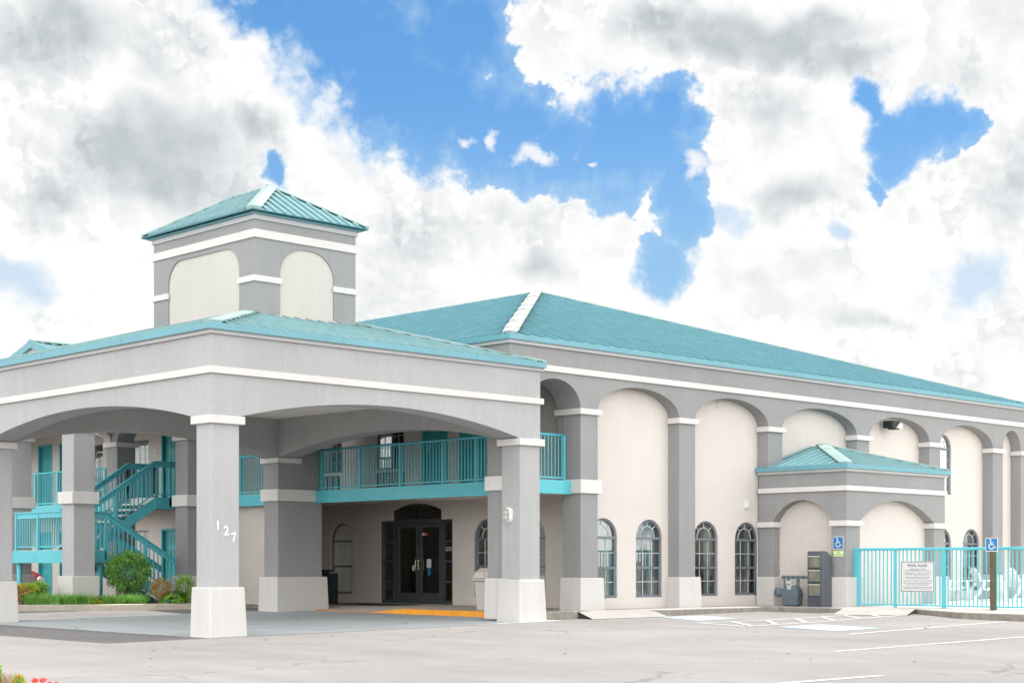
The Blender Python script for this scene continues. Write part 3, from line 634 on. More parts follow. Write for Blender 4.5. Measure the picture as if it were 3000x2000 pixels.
for i in range(16):
    p0, p1 = Vector(c0).lerp(Vector(ap), i / 16), Vector(c0).lerp(Vector(ap), (i + 1.05) / 16); hipcap(hc, p0, p1, .33 + .02 * (i % 2), (.7, 0, 0), (0, .7, 0), .07 + .014 * (i % 2))
hc.build('hip_flashing', CAPM, roof, recalc=False)
hc = MB(); hipcap(hc, ap, c1, .22, (0, .6, .0), (-.6, 0, 0), .07); hipcap(hc, ap, nr, .2, (1, 0, -.3), (-1, 0, -.3), .06); hc.build('ridge_flashing', CAP, roof, recalc=False)
MB().box(24.4, 46.9, 25.7, 61.8, 6.12, 6.16).build('attic_floor', INTD, B)
# balcony slab, fascias
MB().box(25.46, 29.1, 26.2, 38.25, 3.03, 3.21).box(24.98, 29.1, 25.78, 26.199, 3.03, 3.21).box(24.98, 26.55, 25.5, 25.779, 3.03, 3.21).build('balcony_slab', CEIL, B); MB().box(25.46, 27.1, 38.26, 61.8, 3.03, 3.21).build('balcony_slab', CEIL, B)
MB().box(25.39, 25.455, 26.21, 61.8, 2.89, 3.205).box(24.96, 26.6, 25.44, 25.5, 2.90, 3.205).build('slab_fascia', TEALP, B)
# upper and lower walls behind the balcony (face X = 26.2)
UD = [50.1, 48.64, 42.35, 30.17, 28.77]; UW = [(46.8, 1.2, 'half'), (44.05, 1.2, 'full'), (31.84, 1.1, 'half'), (34.4, 1.2, 'half')]
def rect(a, b, c, d): return [(a, c), (b, c), (b, d), (a, d)]
up_h = [rect(y, y + .93, 3.221, 5.30) for y in UD] + [rect(y, y + w, 3.78, 5.2) for y, w, _ in UW]
LD = [50.1, 48.64, 42.35]; LW = [(46.8, 1.2, 'full'), (44.05, 1.2, 'half')]
lo_h = [rect(y, y + w, .95, 2.38) for y, w, _ in LW] + [rect(y, y + .93, .285, 2.36) for y in LD]
MB().prism([[(25.76, 3.0), (61.8, 3.0), (61.8, 6.1), (25.76, 6.1)]] + up_h, 'X', 27.0, 27.2).build('wall', CREAM, B)
MB().prism([[(38.25, .1), (61.8, .1), (61.8, 2.99), (38.25, 2.99)]] + lo_h, 'X', 27.0, 27.2).build('wall', CREAM, B)
MB().box(25.66, 25.86, 34.1, 38.25, .1, 3.02).build('wall', CREAM, B); MB().box(25.86, 29.1, 38.1, 38.3, .1, 3.02).build('wall', CREAM, B)
for y in UD: place(panel_door(), B, (27.0, y + .93, 3.215), R(-90))
for y in LD: place(panel_door(), B, (27.0, y + .93, .28), R(-90))
for y, w, k in UW: place(rect_window(w, 1.42, k), B, (27.0, y + w, 3.78), R(-90)); place(ac_unit(), B, (27.0, y + w - .06, 3.27), R(-90))
for y, w, k in LW: place(rect_window(w, 1.43, k), B, (27.0, y + w, .95), R(-90)); place(ac_unit(), B, (27.0, y + w - .06, .36), R(-90))
# small room plates by the doors
def plate():
    m = MB().prism([[(0, 0), (.13, 0), (.13, .16), (0, .16)], [(.03, .04), (.1, .04), (.1, .12), (.03, .12)]], 'Y', -.015, 0); return ('room_plate', m.mesh('room_plate', WHITEM), [])
for y, z in ((51.4, 4.7), (43.6, 4.7), (43.55, 1.75), (31.4, 4.7)): place(unit('plate', plate), B, (27.0, y + .13, z), R(-90))
# entrance wall (face X = 29.0) with the lobby doors
EW = (.49, 1.27, 1.99, 2.50)
ewin = [(36.47, 'full'), (30.35, 'right'), (28.72, 'none')]
dl = [(32.2, .1), (35.2, .1), (35.2, 2.53), (34.66, 2.53)] + [(34.66, 2.80)] + arc(32.64, 34.66, 2.80, .18, 16, 'seg')[::-1][::-1][1:] if False else None
top = [(32.64, 2.8)] + [(p[0], p[1]) for p in arc(32.64, 34.66, 2.8, .18, 16, 'seg')][::-1][1:-1] + [(34.66, 2.8)]
dloop = [(32.2, .25), (32.2, 2.53), (32.64, 2.53)] + top + [(34.66, 2.53), (35.2, 2.53), (35.2, .25)]
MB().prism([[(25.76, .1), (38.1, .1), (38.1, 3.03), (25.76, 3.03)], dloop] + [archloop(y, y + 1.0, EW[0], EW[2], EW[3] - EW[2]) for y, _ in ewin], 'X', 29.0, 29.2).build('wall', CREAM, B)
for y, k in ewin: place(arched_window(1.0, *EW, k), B, (29.0, y + 1.0, 0), R(-90))
# lobby door set, local x = 35.2 - Y
def L(y): return 35.2 - y
en = MB(); xl, xr_ = L(34.66), L(32.64); W = 3.0
outer = [(0, 0), (0, 2.28), (xl, 2.28), (xl, 2.55)] + arc(xl, xr_, 2.55, .18, 16, 'seg')[::-1][1:-1] + [(xr_, 2.55), (xr_, 2.28), (W, 2.28), (W, 0)]
fans = [(xl + .05, 2.31), (xr_ - .05, 2.31), (xr_ - .05, 2.54)] + arc(xl + .05, xr_ - .05, 2.54, .14, 14, 'seg')[1:-1] + [(xl + .05, 2.54)]
hl = [fans, rect(xl + .06, xr_ - .06, .03, 2.2)]
for a, b in ((.06, xl - .04), (xr_ + .04, W - .06)):
    for z0, z1 in ((.1, .58), (.64, 1.12), (1.18, 1.66), (1.72, 2.2)): hl.append(rect(a, b, z0, z1))
ent = link('entrance_door', MB().prism([outer] + hl, 'Y', .03, .14).mesh('entrance_door', BRONZE), B, (29.0, 35.2, .25), R(-90))
m = MB().add([(x, .085, z) for x, z in fans], [tuple(range(len(fans)))]); link('pane', m.mesh('pane', GLASSD), ent, local=True)
m = MB()
for a, b in ((.05, xl - .03), (xr_ + .03, W - .05)): link('side_pane', MB().add([(a, .085, .08), (b, .085, .08), (b, .085, 2.22), (a, .085, 2.22)], [(0, 1, 2, 3)]).mesh('side_pane', GLASSD), ent, local=True)
link('side_pane', m.mesh('side_pane', GLASSD), ent, local=True) if False else None
m = MB(); cx = (xl + xr_) / 2
for e in ((xl + .1, 2.66), (cx, 2.7), (xr_ - .1, 2.66)): m.bar((cx, .085, 2.3), (e[0], .085, e[1] if e[0] == cx else 2.56), .02, .02)
m.build('muntin', BRONZE, None); o = bpy.data.objects[-1] if False else COL.objects[-1]; o.parent = ent
for sx, (a, b) in ((1, (xl + .07, cx - .005)), (-1, (cx + .005, xr_ - .07))):
    lf = link('door_leaf', MB().prism([rect(a, b, .02, 2.19), rect(a + .11, b - .11, .3, 2.07)], 'Y', .06, .11).mesh('door_leaf', BRONZE), ent, local=True)
    m = MB().add([(a + .1, .085, .28), (b - .1, .085, .28), (b - .1, .085, 2.1), (a + .1, .085, 2.1)], [(0, 1, 2, 3)]); link('pane', m.mesh('pane', GLASSD), lf, local=True)
    hx = b - .055 if sx > 0 else a + .055; m = MB().tube((hx, .0, .93), (hx, .0, 1.2), .013); m.tube((hx, .0, .95), (hx, .06, .95), .01); m.tube((hx, .0, 1.18), (hx, .06, 1.18), .01)
    m2 = MB().box(a + .12, b - .12, .11, .14, 1.0, 1.03); link('push_bar', m2.mesh('push_bar', METALB), lf, local=True)
    link('handle', m.mesh('handle', surf('brass_handle', (.75, .6, .38), .3, .03, 3, metal=.8)), lf, local=True)
for x0, x1, z0, z1, mt_ in ((cx + .32, cx + .5, .98, 1.22, SIGNW), (cx + .36, cx + .46, .78, .96, BLUES), (cx - .28, cx - .2, .9, 1.05, SIGNW), (cx + .13, cx + .24, 1.86, 1.93, SIGNW), (cx + .25, cx + .36, 1.85, 1.92, surf('red_sticker', (.5, .05, .05), .5)), (xl + .1, xl + .17, 1.15, 1.3, SIGNW)):
    link('door_notice', MB().box(x0, x1, .078, .082, z0, z1).mesh('door_notice', mt_), ent, local=True)
tm = textmesh('NO PETS\nALLOWED', .062, SIGNW, .001, bold=.001); link('door_lettering', tm, ent, ((xr_ + W) / 2, .075, 1.5), local=True)
# lobby interior seen through the glass
MB().box(33.0, 33.1, 29, 38, .2, 3).build('lobby_wall', INT, B); MB().box(29.2, 33, 29, 38, .15, .245).build('lobby_floor', INT, B)
MB().box(31.4, 32.0, 31.8, 34.4, .25, 1.3).build('lobby_counter', surf('counter_front', (.55, .52, .48), .6), B)
# recessed ceiling lights of the porch
for y in (28.5, 31.2, 34.0, 36.5): MB().lathe((26.4, y, 3.0), [(.11, .0), (.11, .03)]).build('recessed_light', WHITEM, B)
# railings
def railing(parent, P, z0, z1, posts, name='railing', pitch=.112, r=.0095, post=.03, top=(.06, .045), mat=TEALP, round_top=True):
    m = MB(); P = [Vector(p) for p in P]; h = MB()
    for a, b in zip(P, P[1:]):
        L_ = (b - a).length; n = max(1, round(L_ / pitch)); A = a + Vector((0, 0, z0)); Bq = b + Vector((0, 0, z0))
        m.bar(A, Bq, .03, .035)
        for i in range(n + 1):
            q = a.lerp(b, i / n); m.box(q.x - r, q.x + r, q.y - r, q.y + r, q.z + z0, q.z + z1 - .02)
        if round_top: h.tube(a + Vector((0, 0, z1)), b + Vector((0, 0, z1)), top[0] / 2, 10)
        else: h.bar(a + Vector((0, 0, z1 - top[1] / 2)), b + Vector((0, 0, z1 - top[1] / 2)), top[0], top[1]); h.bar(a + Vector((0, 0, z1)), b + Vector((0, 0, z1)), top[0] * 2.2, .03)
    o = m.build(name, mat, parent); h.build('handrail', mat, o, smooth=round_top)
    for q in posts: MB().box(q[0] - post, q[0] + post, q[1] - post, q[1] + post, q[2] - .02, q[2] + z1).build('post', mat, o)
    return o
zr = 3.21
railing(B, [(25.5, 33.45, zr), (25.5, 25.66, zr)], .06, 1.03, [(25.5, y, zr) for y in (33.3, 31.75, 30.2, 28.65, 27.5, 26.5)])
railing(B, [(24.96, 25.62, zr), (26.5, 25.62, zr)], .06, 1.02, [(26.45, 25.62, zr)])
railing(B, [(25.5, 39.6, zr), (25.5, 34.15, zr)], .06, 1.03, [(25.5, y, zr) for y in (39.58, 38.2, 36.9, 35.6)])
railing(B, [(25.5, 60, zr), (25.5, 41.1, zr)], .06, 1.03, [(25.5, 41.15 + 1.45 * j, zr) for j in range(13)])

# ------------------------------------------------------------------ vestibule by the pool (part of the building's front)
V = thing('pool_vestibule', (35.7, 24, .28), 'small square vestibule with blind arches and hipped teal roof projecting beside the pool fence', 'porch')
vx0, vx1, vy0, vy1 = 33.5, 38.0, 22.84, 25.5
MB().box(33.78, 37.75, 23.12, 25.54, .1, 3.4).build('wall', CREAM, V)
MB().prism([arcade(vx0, vx1, 2.40, 3.62, [(34.08, 37.47, .53)], 'seg')], 'Y', vy0, 23.13).build('arch_wall', GREYM, V)
MB().prism([arcade(23.13, 25.5, 2.40, 3.62, [(23.28, 25.05, .53)], 'seg')], 'X', vx0, 33.79).build('arch_wall', GREYM, V)
MB().box(37.74, vx1, 23.13, 25.5, .1, 3.62).build('arch_wall', GREYM, V)
for x0, x1, y0, y1 in ((33.5, 34.08, 22.84, 23.28), (37.47, 38.0, 22.84, 23.2), (33.5, 33.9, 25.05, 25.5)):
    p = MB().box(x0, x1, y0, y1, .1, 2.40).build('pillar', GREYM, V, bevel=.012)
    MB().box(x0 - .09, x1 + .09, y0 - .09, y1 + (.02 if y0 > 25 else .06), .1, 1.01).build('plinth', BASE, p, bevel=.02)
    MB().box(x0 - .06, x1 + .06, y0 - .06, y1 + .03, 2.26, 2.397).build('capital', TRIM, p, bevel=.01)
ring('band_course', vx0, vx1, vy0, vy1, 3.13, 3.25, .05, TRIM, V, 'SWE', .02); ring('eave_trim', vx0, vx1, vy0, vy1, 3.60, 3.67, .06, EAVE, V, 'SWE', .1)
ring('eave_fascia', vx0, vx1, vy0, vy1, 3.67, 3.775, .12, TEAL, V, 'SWE', .14)
ve = 3.77; a0 = (33.42, 22.76, ve); a1 = (38.08, 22.76, ve); pk = (35.75, 25.1, 4.45); pk2 = (35.75, 25.56, 4.45)
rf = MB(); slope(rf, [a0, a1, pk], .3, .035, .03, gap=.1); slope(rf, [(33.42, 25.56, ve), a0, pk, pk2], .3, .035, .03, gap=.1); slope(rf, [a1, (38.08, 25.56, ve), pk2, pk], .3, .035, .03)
ro = rf.build('roof', TEALR, V); hc = MB(); hipcap(hc, a0, pk, .3, (.8, 0, 0), (0, .8, 0), .055); hipcap(hc, pk, a1, .12, (0, .8, 0), (-.8, 0, 0), .055); hc.build('hip_flashing', CAP, ro, recalc=False)

# ------------------------------------------------------------------ entrance canopy (porte-cochere) with its lantern tower
P = thing('entrance_canopy', (20.6, 29.4, 0), 'wide grey stucco drive-through entrance canopy on square piers with white plinths', 'canopy')
pz, pt = 4.01, 5.49
MB().prism([arcade(16.5, 24.88, pz, pt, [(17.1, 24.27, .43)], 'seg')], 'Y', 24.8, 25.4).build('arch_beam', GREYP, P)
MB().prism([arcade(25.4, 33.5, pz, pt, [(25.4, 33.5, .43)], 'seg')], 'X', 16.5, 17.1).build('arch_beam', GREYP, P)
MB().prism([arcade(16.5, 24.26, pz, pt, [(17.1, 24.26, .43)], 'seg')], 'Y', 33.5, 34.1).build('arch_beam', GREYP, P)
MB().prism([arcade(25.4, 33.5, pz, pt, [(25.4, 33.5, .43)], 'seg')], 'X', 24.27, 24.87).build('arch_beam', GREYP, P)
MB().box(17.05, 24.3, 25.35, 33.55, 4.98, 5.03).build('ceiling', CEIL, P)
m = MB()
for x in (18.9, 20.7, 22.5): m.box(x - .012, x + .012, 25.42, 33.48, 4.972, 4.98)
m.build('ceiling_joint', EAVE, P)
for x, y in ((19.2, 28), (22.2, 28), (19.2, 31.3), (22.2, 31.3)): MB().lathe((x, y, 4.95), [(.13, 0), (.13, .03)]).build('recessed_light', WHITEM, P)
for x, y, g0, dy in ((16.5, 24.8, 0.0, .49), (24.27, 24.8, .086, .57), (16.5, 33.5, .04, .57)):
    p = MB().box(x, x + .6, y, y + dy, g0 - .2, pz).build('pillar', GREYP, P, bevel=.014)
    z1 = g0 + .908; o, q = .075, .12
    MB().hexa([(x - q, y - q, g0 - .15), (x + .6 + q, y - q, g0 - .15), (x + .6 + q, y + dy + .05, g0 - .15), (x - q, y + dy + .05, g0 - .15)], [(x - o, y - o, z1), (x + .6 + o, y - o, z1), (x + .6 + o, y + dy + .05, z1), (x - o, y + dy + .05, z1)]).build('plinth', BASE, p, bevel=.03)
    MB().box(x - .08, x + .68, y - .08, y + dy + .07, 3.86, 4.007).build('capital', TRIM, p, bevel=.01)
MB().box(24.2, 24.95, 33.42, 34.18, 3.88, 4.007).build('capital', TRIM, P, bevel=.01)
PX0, PX1, PY0, PY1 = 16.5, 24.88, 24.8, 34.1
ring('band_course', PX0, PX1, PY0, PY1, 4.765, 4.89, .06, TRIM, P, 'SWN', .02)
ring('eave_trim', PX0, PX1, PY0, PY1, 5.475, 5.545, .06, EAVE, P, 'SWN', .1)
MB().box(24.881, 24.95, 24.742, 24.9, 5.476, 5.543).build('eave_trim', EAVE, P); MB().box(24.881, 24.94, 24.742, 24.9, 4.767, 4.888).build('band_course', TRIM, P)
ring('eave_fascia', PX0, 24.95, PY0, PY1, 5.545, 5.66, .13, TEAL, P, 'SWN', .15)
m = MB()
for y in (27.7, 30.8): m.box(16.365, 16.37, y, y + .012, 5.55, 5.655)
for x in (19.4, 22.9): m.box(x, x + .012, 24.664, 24.67, 5.55, 5.655)
m.build('fascia_joint', TEALD, P)
e = 5.655; k = math.tan(R(16)); A0, A1, A2, A3 = (16.42, 24.72, e), (25.0, 24.72, e), (25.0, 34.2, e), (16.42, 34.2, e); hx = 4.29; r0 = (20.71, 29.01, e + hx * k); r1 = (20.71, 29.91, e + hx * k)
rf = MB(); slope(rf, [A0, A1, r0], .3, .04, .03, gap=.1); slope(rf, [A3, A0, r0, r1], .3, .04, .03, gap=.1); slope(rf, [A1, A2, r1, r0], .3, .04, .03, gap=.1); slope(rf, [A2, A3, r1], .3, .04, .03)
ro = rf.build('roof', TEALR, P)
hc = MB(); hipcap(hc, A0, r0, .32, (.8, 0, 0), (0, .8, 0), .06); hipcap(hc, A1, r0, .14, (-.8, 0, 0), (0, .8, 0), .06); hipcap(hc, A3, r0, .2, (.8, 0, 0), (0, -.8, 0), .06); hc.build('hip_flashing', CAP, ro, recalc=False)
# tower
tx0, tx1, ty0, ty1 = 19.2, 21.8, 27.3, 31.1
T = link('tower', MB().box(tx0 + .03, tx1 - .03, ty0 + .03, ty1 - .03, 6.0, 8.4).mesh('tower', TOWERC), P)
def rr(u0, u1, z0, z1, ru, rz_, n=10):
    out = [(u0, z0), (u1, z0)]
    for i in range(n + 1): t = math.pi / 2 * i / n; out.append((u1 - ru + ru * math.cos(t), z1 - rz_ + rz_ * math.sin(t)))
    for i in range(n + 1): t = math.pi / 2 + math.pi / 2 * i / n; out.append((u0 + ru + ru * math.cos(t), z1 - rz_ + rz_ * math.sin(t)))
    return out
def skin(ax, u0, u1, w0, w1, a, b, zb_, ru, rz_):
    return MB().prism([[(u0, 6.0), (a, 6.0)] + rr(a, b, zb_, 7.84, ru, rz_)[2:][::-1] + [(b, 6.0), (u1, 6.0), (u1, 8.38), (u0, 8.38)]], ax, w0, w1)
skin('Y', tx0, tx1, ty0, ty0 + .035, 19.83, 21.22, 6, .62, .55).build('tower_face', GREYM, T); skin('Y', tx0, tx1, ty1 - .035, ty1, 19.83, 21.22, 6, .62, .55).build('tower_face', GREYM, T)
skin('X', ty0 + .035, ty1 - .035, tx0, tx0 + .035, 27.85, 30.52, 6, .5, .5).build('tower_face', GREYM, T); skin('X', ty0 + .035, ty1 - .035, tx1 - .035, tx1, 27.85, 30.52, 6, .5, .5).build('tower_face', GREYM, T)
ring('band_course', tx0, tx1, ty0, ty1, 7.945, 8.11, .035, TRIM, T, 'SWEN', .02); ring('eave_trim', tx0, tx1, ty0, ty1, 8.31, 8.41, .035, EAVE, T, 'SWEN', .05)
o = .035
MB().box(tx0 - o, 19.86, ty0 - o, ty0 + .01, 7.06, 7.18).box(tx0 - o, tx0 + .01, ty0 + .01, 27.88, 7.06, 7.18).build('belt_course', TRIM, T); MB().box(21.19, tx1 + o, ty0 - o, ty0 + .01, 7.06, 7.18).build('belt_course', TRIM, T); MB().box(tx0 - o, tx0 + .01, 30.49, ty1 + o, 7.06, 7.18).build('belt_course', TRIM, T)
m = MB(); m.box(19.8, 21.25, ty0 - .03, ty0 + .02, 6.3, 6.42 + .02); m.box(tx0 - .03, tx0 + .02, 27.8, 30.6, 6.3, 6.43); m.build('base_flashing', TOWERC, T)
MB().box(19.1, 21.9, 27.2, 31.2, 8.41, 8.45).build('roof_soffit', TEAL, T)
te = 8.47; q0, q1, q2, q3 = (19.0, 27.1, te), (22.0, 27.1, te), (22.0, 31.3, te), (19.0, 31.3, te); s0 = (20.5, 28.6, 9.37); s1 = (20.5, 29.8, 9.37)
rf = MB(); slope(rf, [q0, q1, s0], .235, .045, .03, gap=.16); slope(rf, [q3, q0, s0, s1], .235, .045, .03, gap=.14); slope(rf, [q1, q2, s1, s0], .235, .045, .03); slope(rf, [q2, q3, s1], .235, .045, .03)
ro = rf.build('tower_roof', TEALR, T); hc = MB()
hipcap(hc, q0, s0, .26, (.85, 0, 0), (0, .85, 0), .065); hipcap(hc, q1, s0, .1, (-.85, 0, 0), (0, .85, 0), .065); hipcap(hc, q3, s1, .1, (.85, 0, 0), (0, -.85, 0), .065); hipcap(hc, s0, s1, .14, (.8, 0, -.4), (-.8, 0, -.4), .05); hc.build('hip_flashing', CAP, ro, recalc=False)
# street number
for ch, x, z, a in (('1', 16.63, 1.94, 0), ('2', 16.82, 1.85, 4), ('7', 16.985, 1.73, 8)):
    me = textmesh(ch, .235, WHITEM, .004, bold=.005); link('house_number', me, P, (x, 24.793, z), rot=(0, R(-a), 0))
    if ch == '1': link('house_number', MB().box(-.055, .055, -.004, .004, 0, .018).box(-.05, .0, -.004, .004, .13, .15).mesh('house_number', WHITEM), P, (x, 24.792, z)) if False else None

# ------------------------------------------------------------------ gabled stair tower and the outdoor staircase
G = thing('stair_tower', (22.4, 39.7, .2), 'gabled stucco stair pavilion on four tall square piers behind the entrance canopy', 'porch')
for x, y in ((20.7, 37.3), (21.15, 41.5)):
    p = MB().box(x, x + .6, y, y + .6, .1, 4.83).build('pillar', GREYP, G, bevel=.012)
    MB().box(x - .09, x + .69, y - .09, y + .69, .1, 1.03).build('plinth', BASE, p, bevel=.02)
    MB().box(x - .08, x + .68, y - .08, y + .68, 2.86, 3.17).build('belt_course', TRIM, p, bevel=.01)
    MB().box(x - .07, x + .67, y - .07, y + .67, 4.70, 4.827).build('capital', TRIM, p, bevel=.01)
gk = math.tan(R(16)); gy, gzp = 39.3, 7.14
def gab(off): return [(36.6 - off, gzp - (gy - 36.6 + off) * gk), (gy, gzp), (42.0 + off, gzp - (42.0 + off - gy) * gk)]
l = arcade(37.3, 42.3, 4.83, 5.6, [(37.9, 41.5, .6)]); l = [p for p in l if p[1] < 5.59]; l = [(37.3, 4.83), (37.3, gzp - (gy - 37.3) * gk - .12), (gy, gzp - .12), (42.3, gzp - (42.3 - gy) * gk - .12)] + l[1:]
MB().prism([l], 'X', 20.72, 21.2).build('gable_wall', CREAM, G)
MB().prism([arcade(21.0, 24.34, 4.83, 6.1, [(21.3, 24.34, .6)])], 'Y', 37.3, 37.7).build('arch_beam', GREYP, G); MB().prism([arcade(21.0, 24.34, 4.83, 6.1, [(21.3, 24.34, .6)])], 'Y', 41.7, 42.1).build('arch_beam', GREYP, G)
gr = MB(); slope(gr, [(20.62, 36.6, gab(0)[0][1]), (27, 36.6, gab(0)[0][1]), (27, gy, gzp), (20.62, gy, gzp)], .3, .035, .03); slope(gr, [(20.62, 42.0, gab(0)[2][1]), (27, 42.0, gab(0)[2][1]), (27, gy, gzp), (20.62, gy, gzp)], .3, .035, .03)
ro = gr.build('roof', TEALR, G); m = MB(); a, b, c = gab(0)
m.prism([[(a[0], a[1] - .16), (a[0], a[1] + .03), (b[0], b[1] + .03), (c[0], c[1] + .03), (c[0], c[1] - .16), (b[0], b[1] - .16)]], 'X', 20.55, 20.63); m.build('rake_fascia', TEAL, G)
m = MB(); m.prism([[(a[0] + .06, a[1] - .26), (a[0] + .06, a[1] - .12), (b[0], b[1] - .12), (c[0] - .06, c[1] - .12), (c[0] - .06, c[1] - .26), (b[0], b[1] - .26)]], 'X', 20.64, 20.73); m.build('rake_trim', EAVE, G)
hc = MB(); hipcap(hc, (20.56, gy, gzp), (27, gy, gzp), .2, (0, 1, -gk), (0, -1, -gk), .07); hc.build('ridge_flashing', CAP, ro, recalc=False)

S = thing('outdoor_staircase', (22.8, 39.5, .2), 'teal metal staircase with a switchback landing and slatted railings behind the round bush', 'staircase')
zl = 1.70
MB().box(21.0, 22.2, 38.35, 41.1, zl - .12, zl).build('landing', TREAD, S)
m = MB(); m.box(20.94, 21.0, 38.29, 41.15, zl - .34, zl - .01); m.box(21.0, 22.2, 38.29, 38.35, zl - .34, zl - .01); m.build('landing_fascia', TEALP, S)
for x, y in ((21.08, 40.9), (22.1, 38.45)): MB().tube((x, y, .1), (x, y, zl - .1), .075, 14).build('post', TEALP, S, smooth=True)
def flight(y0, y1, xa, za, xb, zb, n):
    """treads and stringers from (xa, za) to (xb, zb)"""
    for i in range(n):
        t = (i + .5) / n; x = xa + (xb - xa) * t; z = za + (zb - za) * (i + 1) / (n + 1)
        MB().box(x - .155, x + .155, y0 + .04, y1 - .04, z - .05, z).build('tread', TREAD, S)
    for y in (y0, y1 - .05):
        m = MB(); m.prism([[(xa, za - .34), (xa, za - .02), (xb, zb - .02), (xb, zb - .34)]], 'Y', y, y + .05); m.build('stringer', TEALP, S)
flight(38.35, 39.55, 22.2, zl, 24.75, .2, 8); flight(39.68, 41.05, 22.2, zl, 24.55, 3.21, 8)
MB().box(24.55, 25.45, 39.68, 41.05, 3.04, 3.205).build('upper_landing', TREAD, S); MB().box(24.5, 25.4, 39.62, 39.68, 2.89, 3.20).build('landing_fascia', TEALP, S)
def srail(P_, posts, board=True):
    m = MB(); hb = MB(); P_ = [Vector(p) for p in P_]
    for a, b in zip(P_, P_[1:]):
        L_ = Vector((b.x - a.x, b.y - a.y, 0)).length; n = max(1, round(L_ / .13)); m.bar(a + Vector((0, 0, .09)), b + Vector((0, 0, .09)), .035, .035)
        for i in range(n + 1): q = a.lerp(b, i / n); m.box(q.x - .013, q.x + .013, q.y - .013, q.y + .013, q.z + .09, q.z + .93)
        hb.bar(a + Vector((0, 0, .92)), b + Vector((0, 0, .92)), .04, .15); hb.bar(a + Vector((0, 0, 1.0)), b + Vector((0, 0, 1.0)), .11, .035)
    o = m.build('railing', TEALP, S); hb.build('handrail', TEALP, o)
    for q in posts: MB().box(q[0] - .04, q[0] + .04, q[1] - .04, q[1] + .04, q[2] - .25, q[2] + .95).build('post', TEALP, o)
srail([(21.0, 40.95, zl), (21.0, 38.33, zl), (22.2, 38.33, zl)], [(21.0, 40.9, zl), (21.0, 39.7, zl), (22.2, 38.33, zl)])
srail([(22.2, 38.33, zl), (24.72, 38.33, .22)], [(23.4, 38.33, .98), (24.7, 38.33, .3)])
srail([(22.2, 39.57, zl), (24.72, 39.57, .22)], [(23.4, 39.57, .98)])
srail([(22.2, 39.66, zl), (24.5, 39.66, 3.2), (25.45, 39.66, 3.2)], [(23.3, 39.66, 2.42), (25.0, 39.66, 3.2)])
srail([(22.2, 41.07, zl), (24.5, 41.07, 3.2), (25.45, 41.07, 3.2)], [(23.3, 41.07, 2.42), (25.0, 41.07, 3.2)])

# ------------------------------------------------------------------ fence, signs and other fittings
F = thing('pool_fence', (33.85, 18.4, .285), 'teal metal picket fence running along the bright pool deck', 'fence')
fy = [22.78, 21.69, 20.37, 19.05, 17.73, 16.41, 15.09, 13.77]
for a, b in zip(fy, fy[1:]):
    m = MB(); n = max(1, round((a - b) / .112)); m.box(33.833, 33.867, b, a, .33, .365)
    for i in range(1, n): y = a + (b - a) * i / n; m.box(33.838, 33.862, y - .012, y + .012, .34, 1.66)
    m.build('picket_panel', TEALP, F)
for i, y in enumerate(fy): w = (.06, .034, .045)[min(i, 2)]; MB().box(33.85 - w * .7, 33.85 + w * .7, y - w, y + w, .27, 1.69).build('post', TEALP, F)
MB().box(33.81, 33.89, 13.7, 22.85, 1.655, 1.72).build('top_rail', TEALP, F, bevel=.012)
def wheelchair(s):
    """access symbol polygons in a unit of height s, local (x, z), mirrored so the figure looks right"""
    m = MB(); n = 20
    m.prism([[(-.10 * s + .065 * s * math.cos(2 * math.pi * i / n), .40 * s + .065 * s * math.sin(2 * math.pi * i / n)) for i in range(n)]], 'Y', -.006, -.003)
    def st(pts, w):
        for (a, b), (c, d) in zip(pts, pts[1:]):
            L_ = math.hypot(c - a, d - b); nx_, nz_ = -(d - b) / L_ * w / 2 * s, (c - a) / L_ * w / 2 * s; ex, ez = (c - a) / L_ * w * .3 * s, (d - b) / L_ * w * .3 * s
            m.prism([[(a * s + nx_ - ex, b * s + nz_ - ez), (c * s + nx_ + ex, d * s + nz_ + ez), (c * s - nx_ + ex, d * s - nz_ + ez), (a * s - nx_ - ex, b * s - nz_ - ez)]], 'Y', -.006, -.003)
    st([(-.10, .33), (-.07, .02), (.16, .02), (.27, -.26), (.38, -.21)], .075); st([(-.08, .16), (.12, .16)], .055)
    R1, R2 = .255, .19; c = (-.02, -.14); ang = [R(112) + R(268) * i / 26 for i in range(27)]
    m.prism([[((c[0] + R1 * math.cos(t)) * s, (c[1] + R1 * math.sin(t)) * s) for t in ang] + [((c[0] + R2 * math.cos(t)) * s, (c[1] + R2 * math.sin(t)) * s) for t in ang[::-1]]], 'Y', -.006, -.003)
    return m
def rrect(w, h, r, n=5):
    out = []
    for cx, cz, t0 in ((w / 2 - r, h / 2 - r, 0), (-w / 2 + r, h / 2 - r, 90), (-w / 2 + r, -h / 2 + r, 180), (w / 2 - r, -h / 2 + r, 270)):
        for i in range(n + 1): t = R(t0 + 90 * i / n); out.append((cx + r * math.cos(t), cz + r * math.sin(t)))
    return out
def access_sign(loc, label):
    t = thing('access_sign', loc, label, 'sign', rz=R(-90))
    link('sign_border', MB().prism([rrect(.31, .31, .03)], 'Y', -.002, .003).mesh('sign_border', CREAMS), t, local=True)
    link('sign_face', MB().prism([rrect(.285, .285, .022)], 'Y', -.004, -.001).mesh('sign_face', BLUES), t, local=True)
    link('access_symbol', wheelchair(.27).mesh('access_symbol', CREAMS), t, local=True)
access_sign((33.49, 23.075, 1.85), 'blue wheelchair access sign fixed on the grey corner pier of the vestibule')
access_sign((33.24, 18.79, 1.765), 'blue wheelchair access sign on top of the green brown post by the fence')
t = thing('van_sign', (33.49, 23.07, 1.585), 'small pale green van accessible plate below the blue sign on the corner pier', 'sign', rz=R(-90))
link('sign_face', MB().prism([rrect(.31, .15, .012)], 'Y', -.003, .002).mesh('sign_face', VANBG), t, local=True)
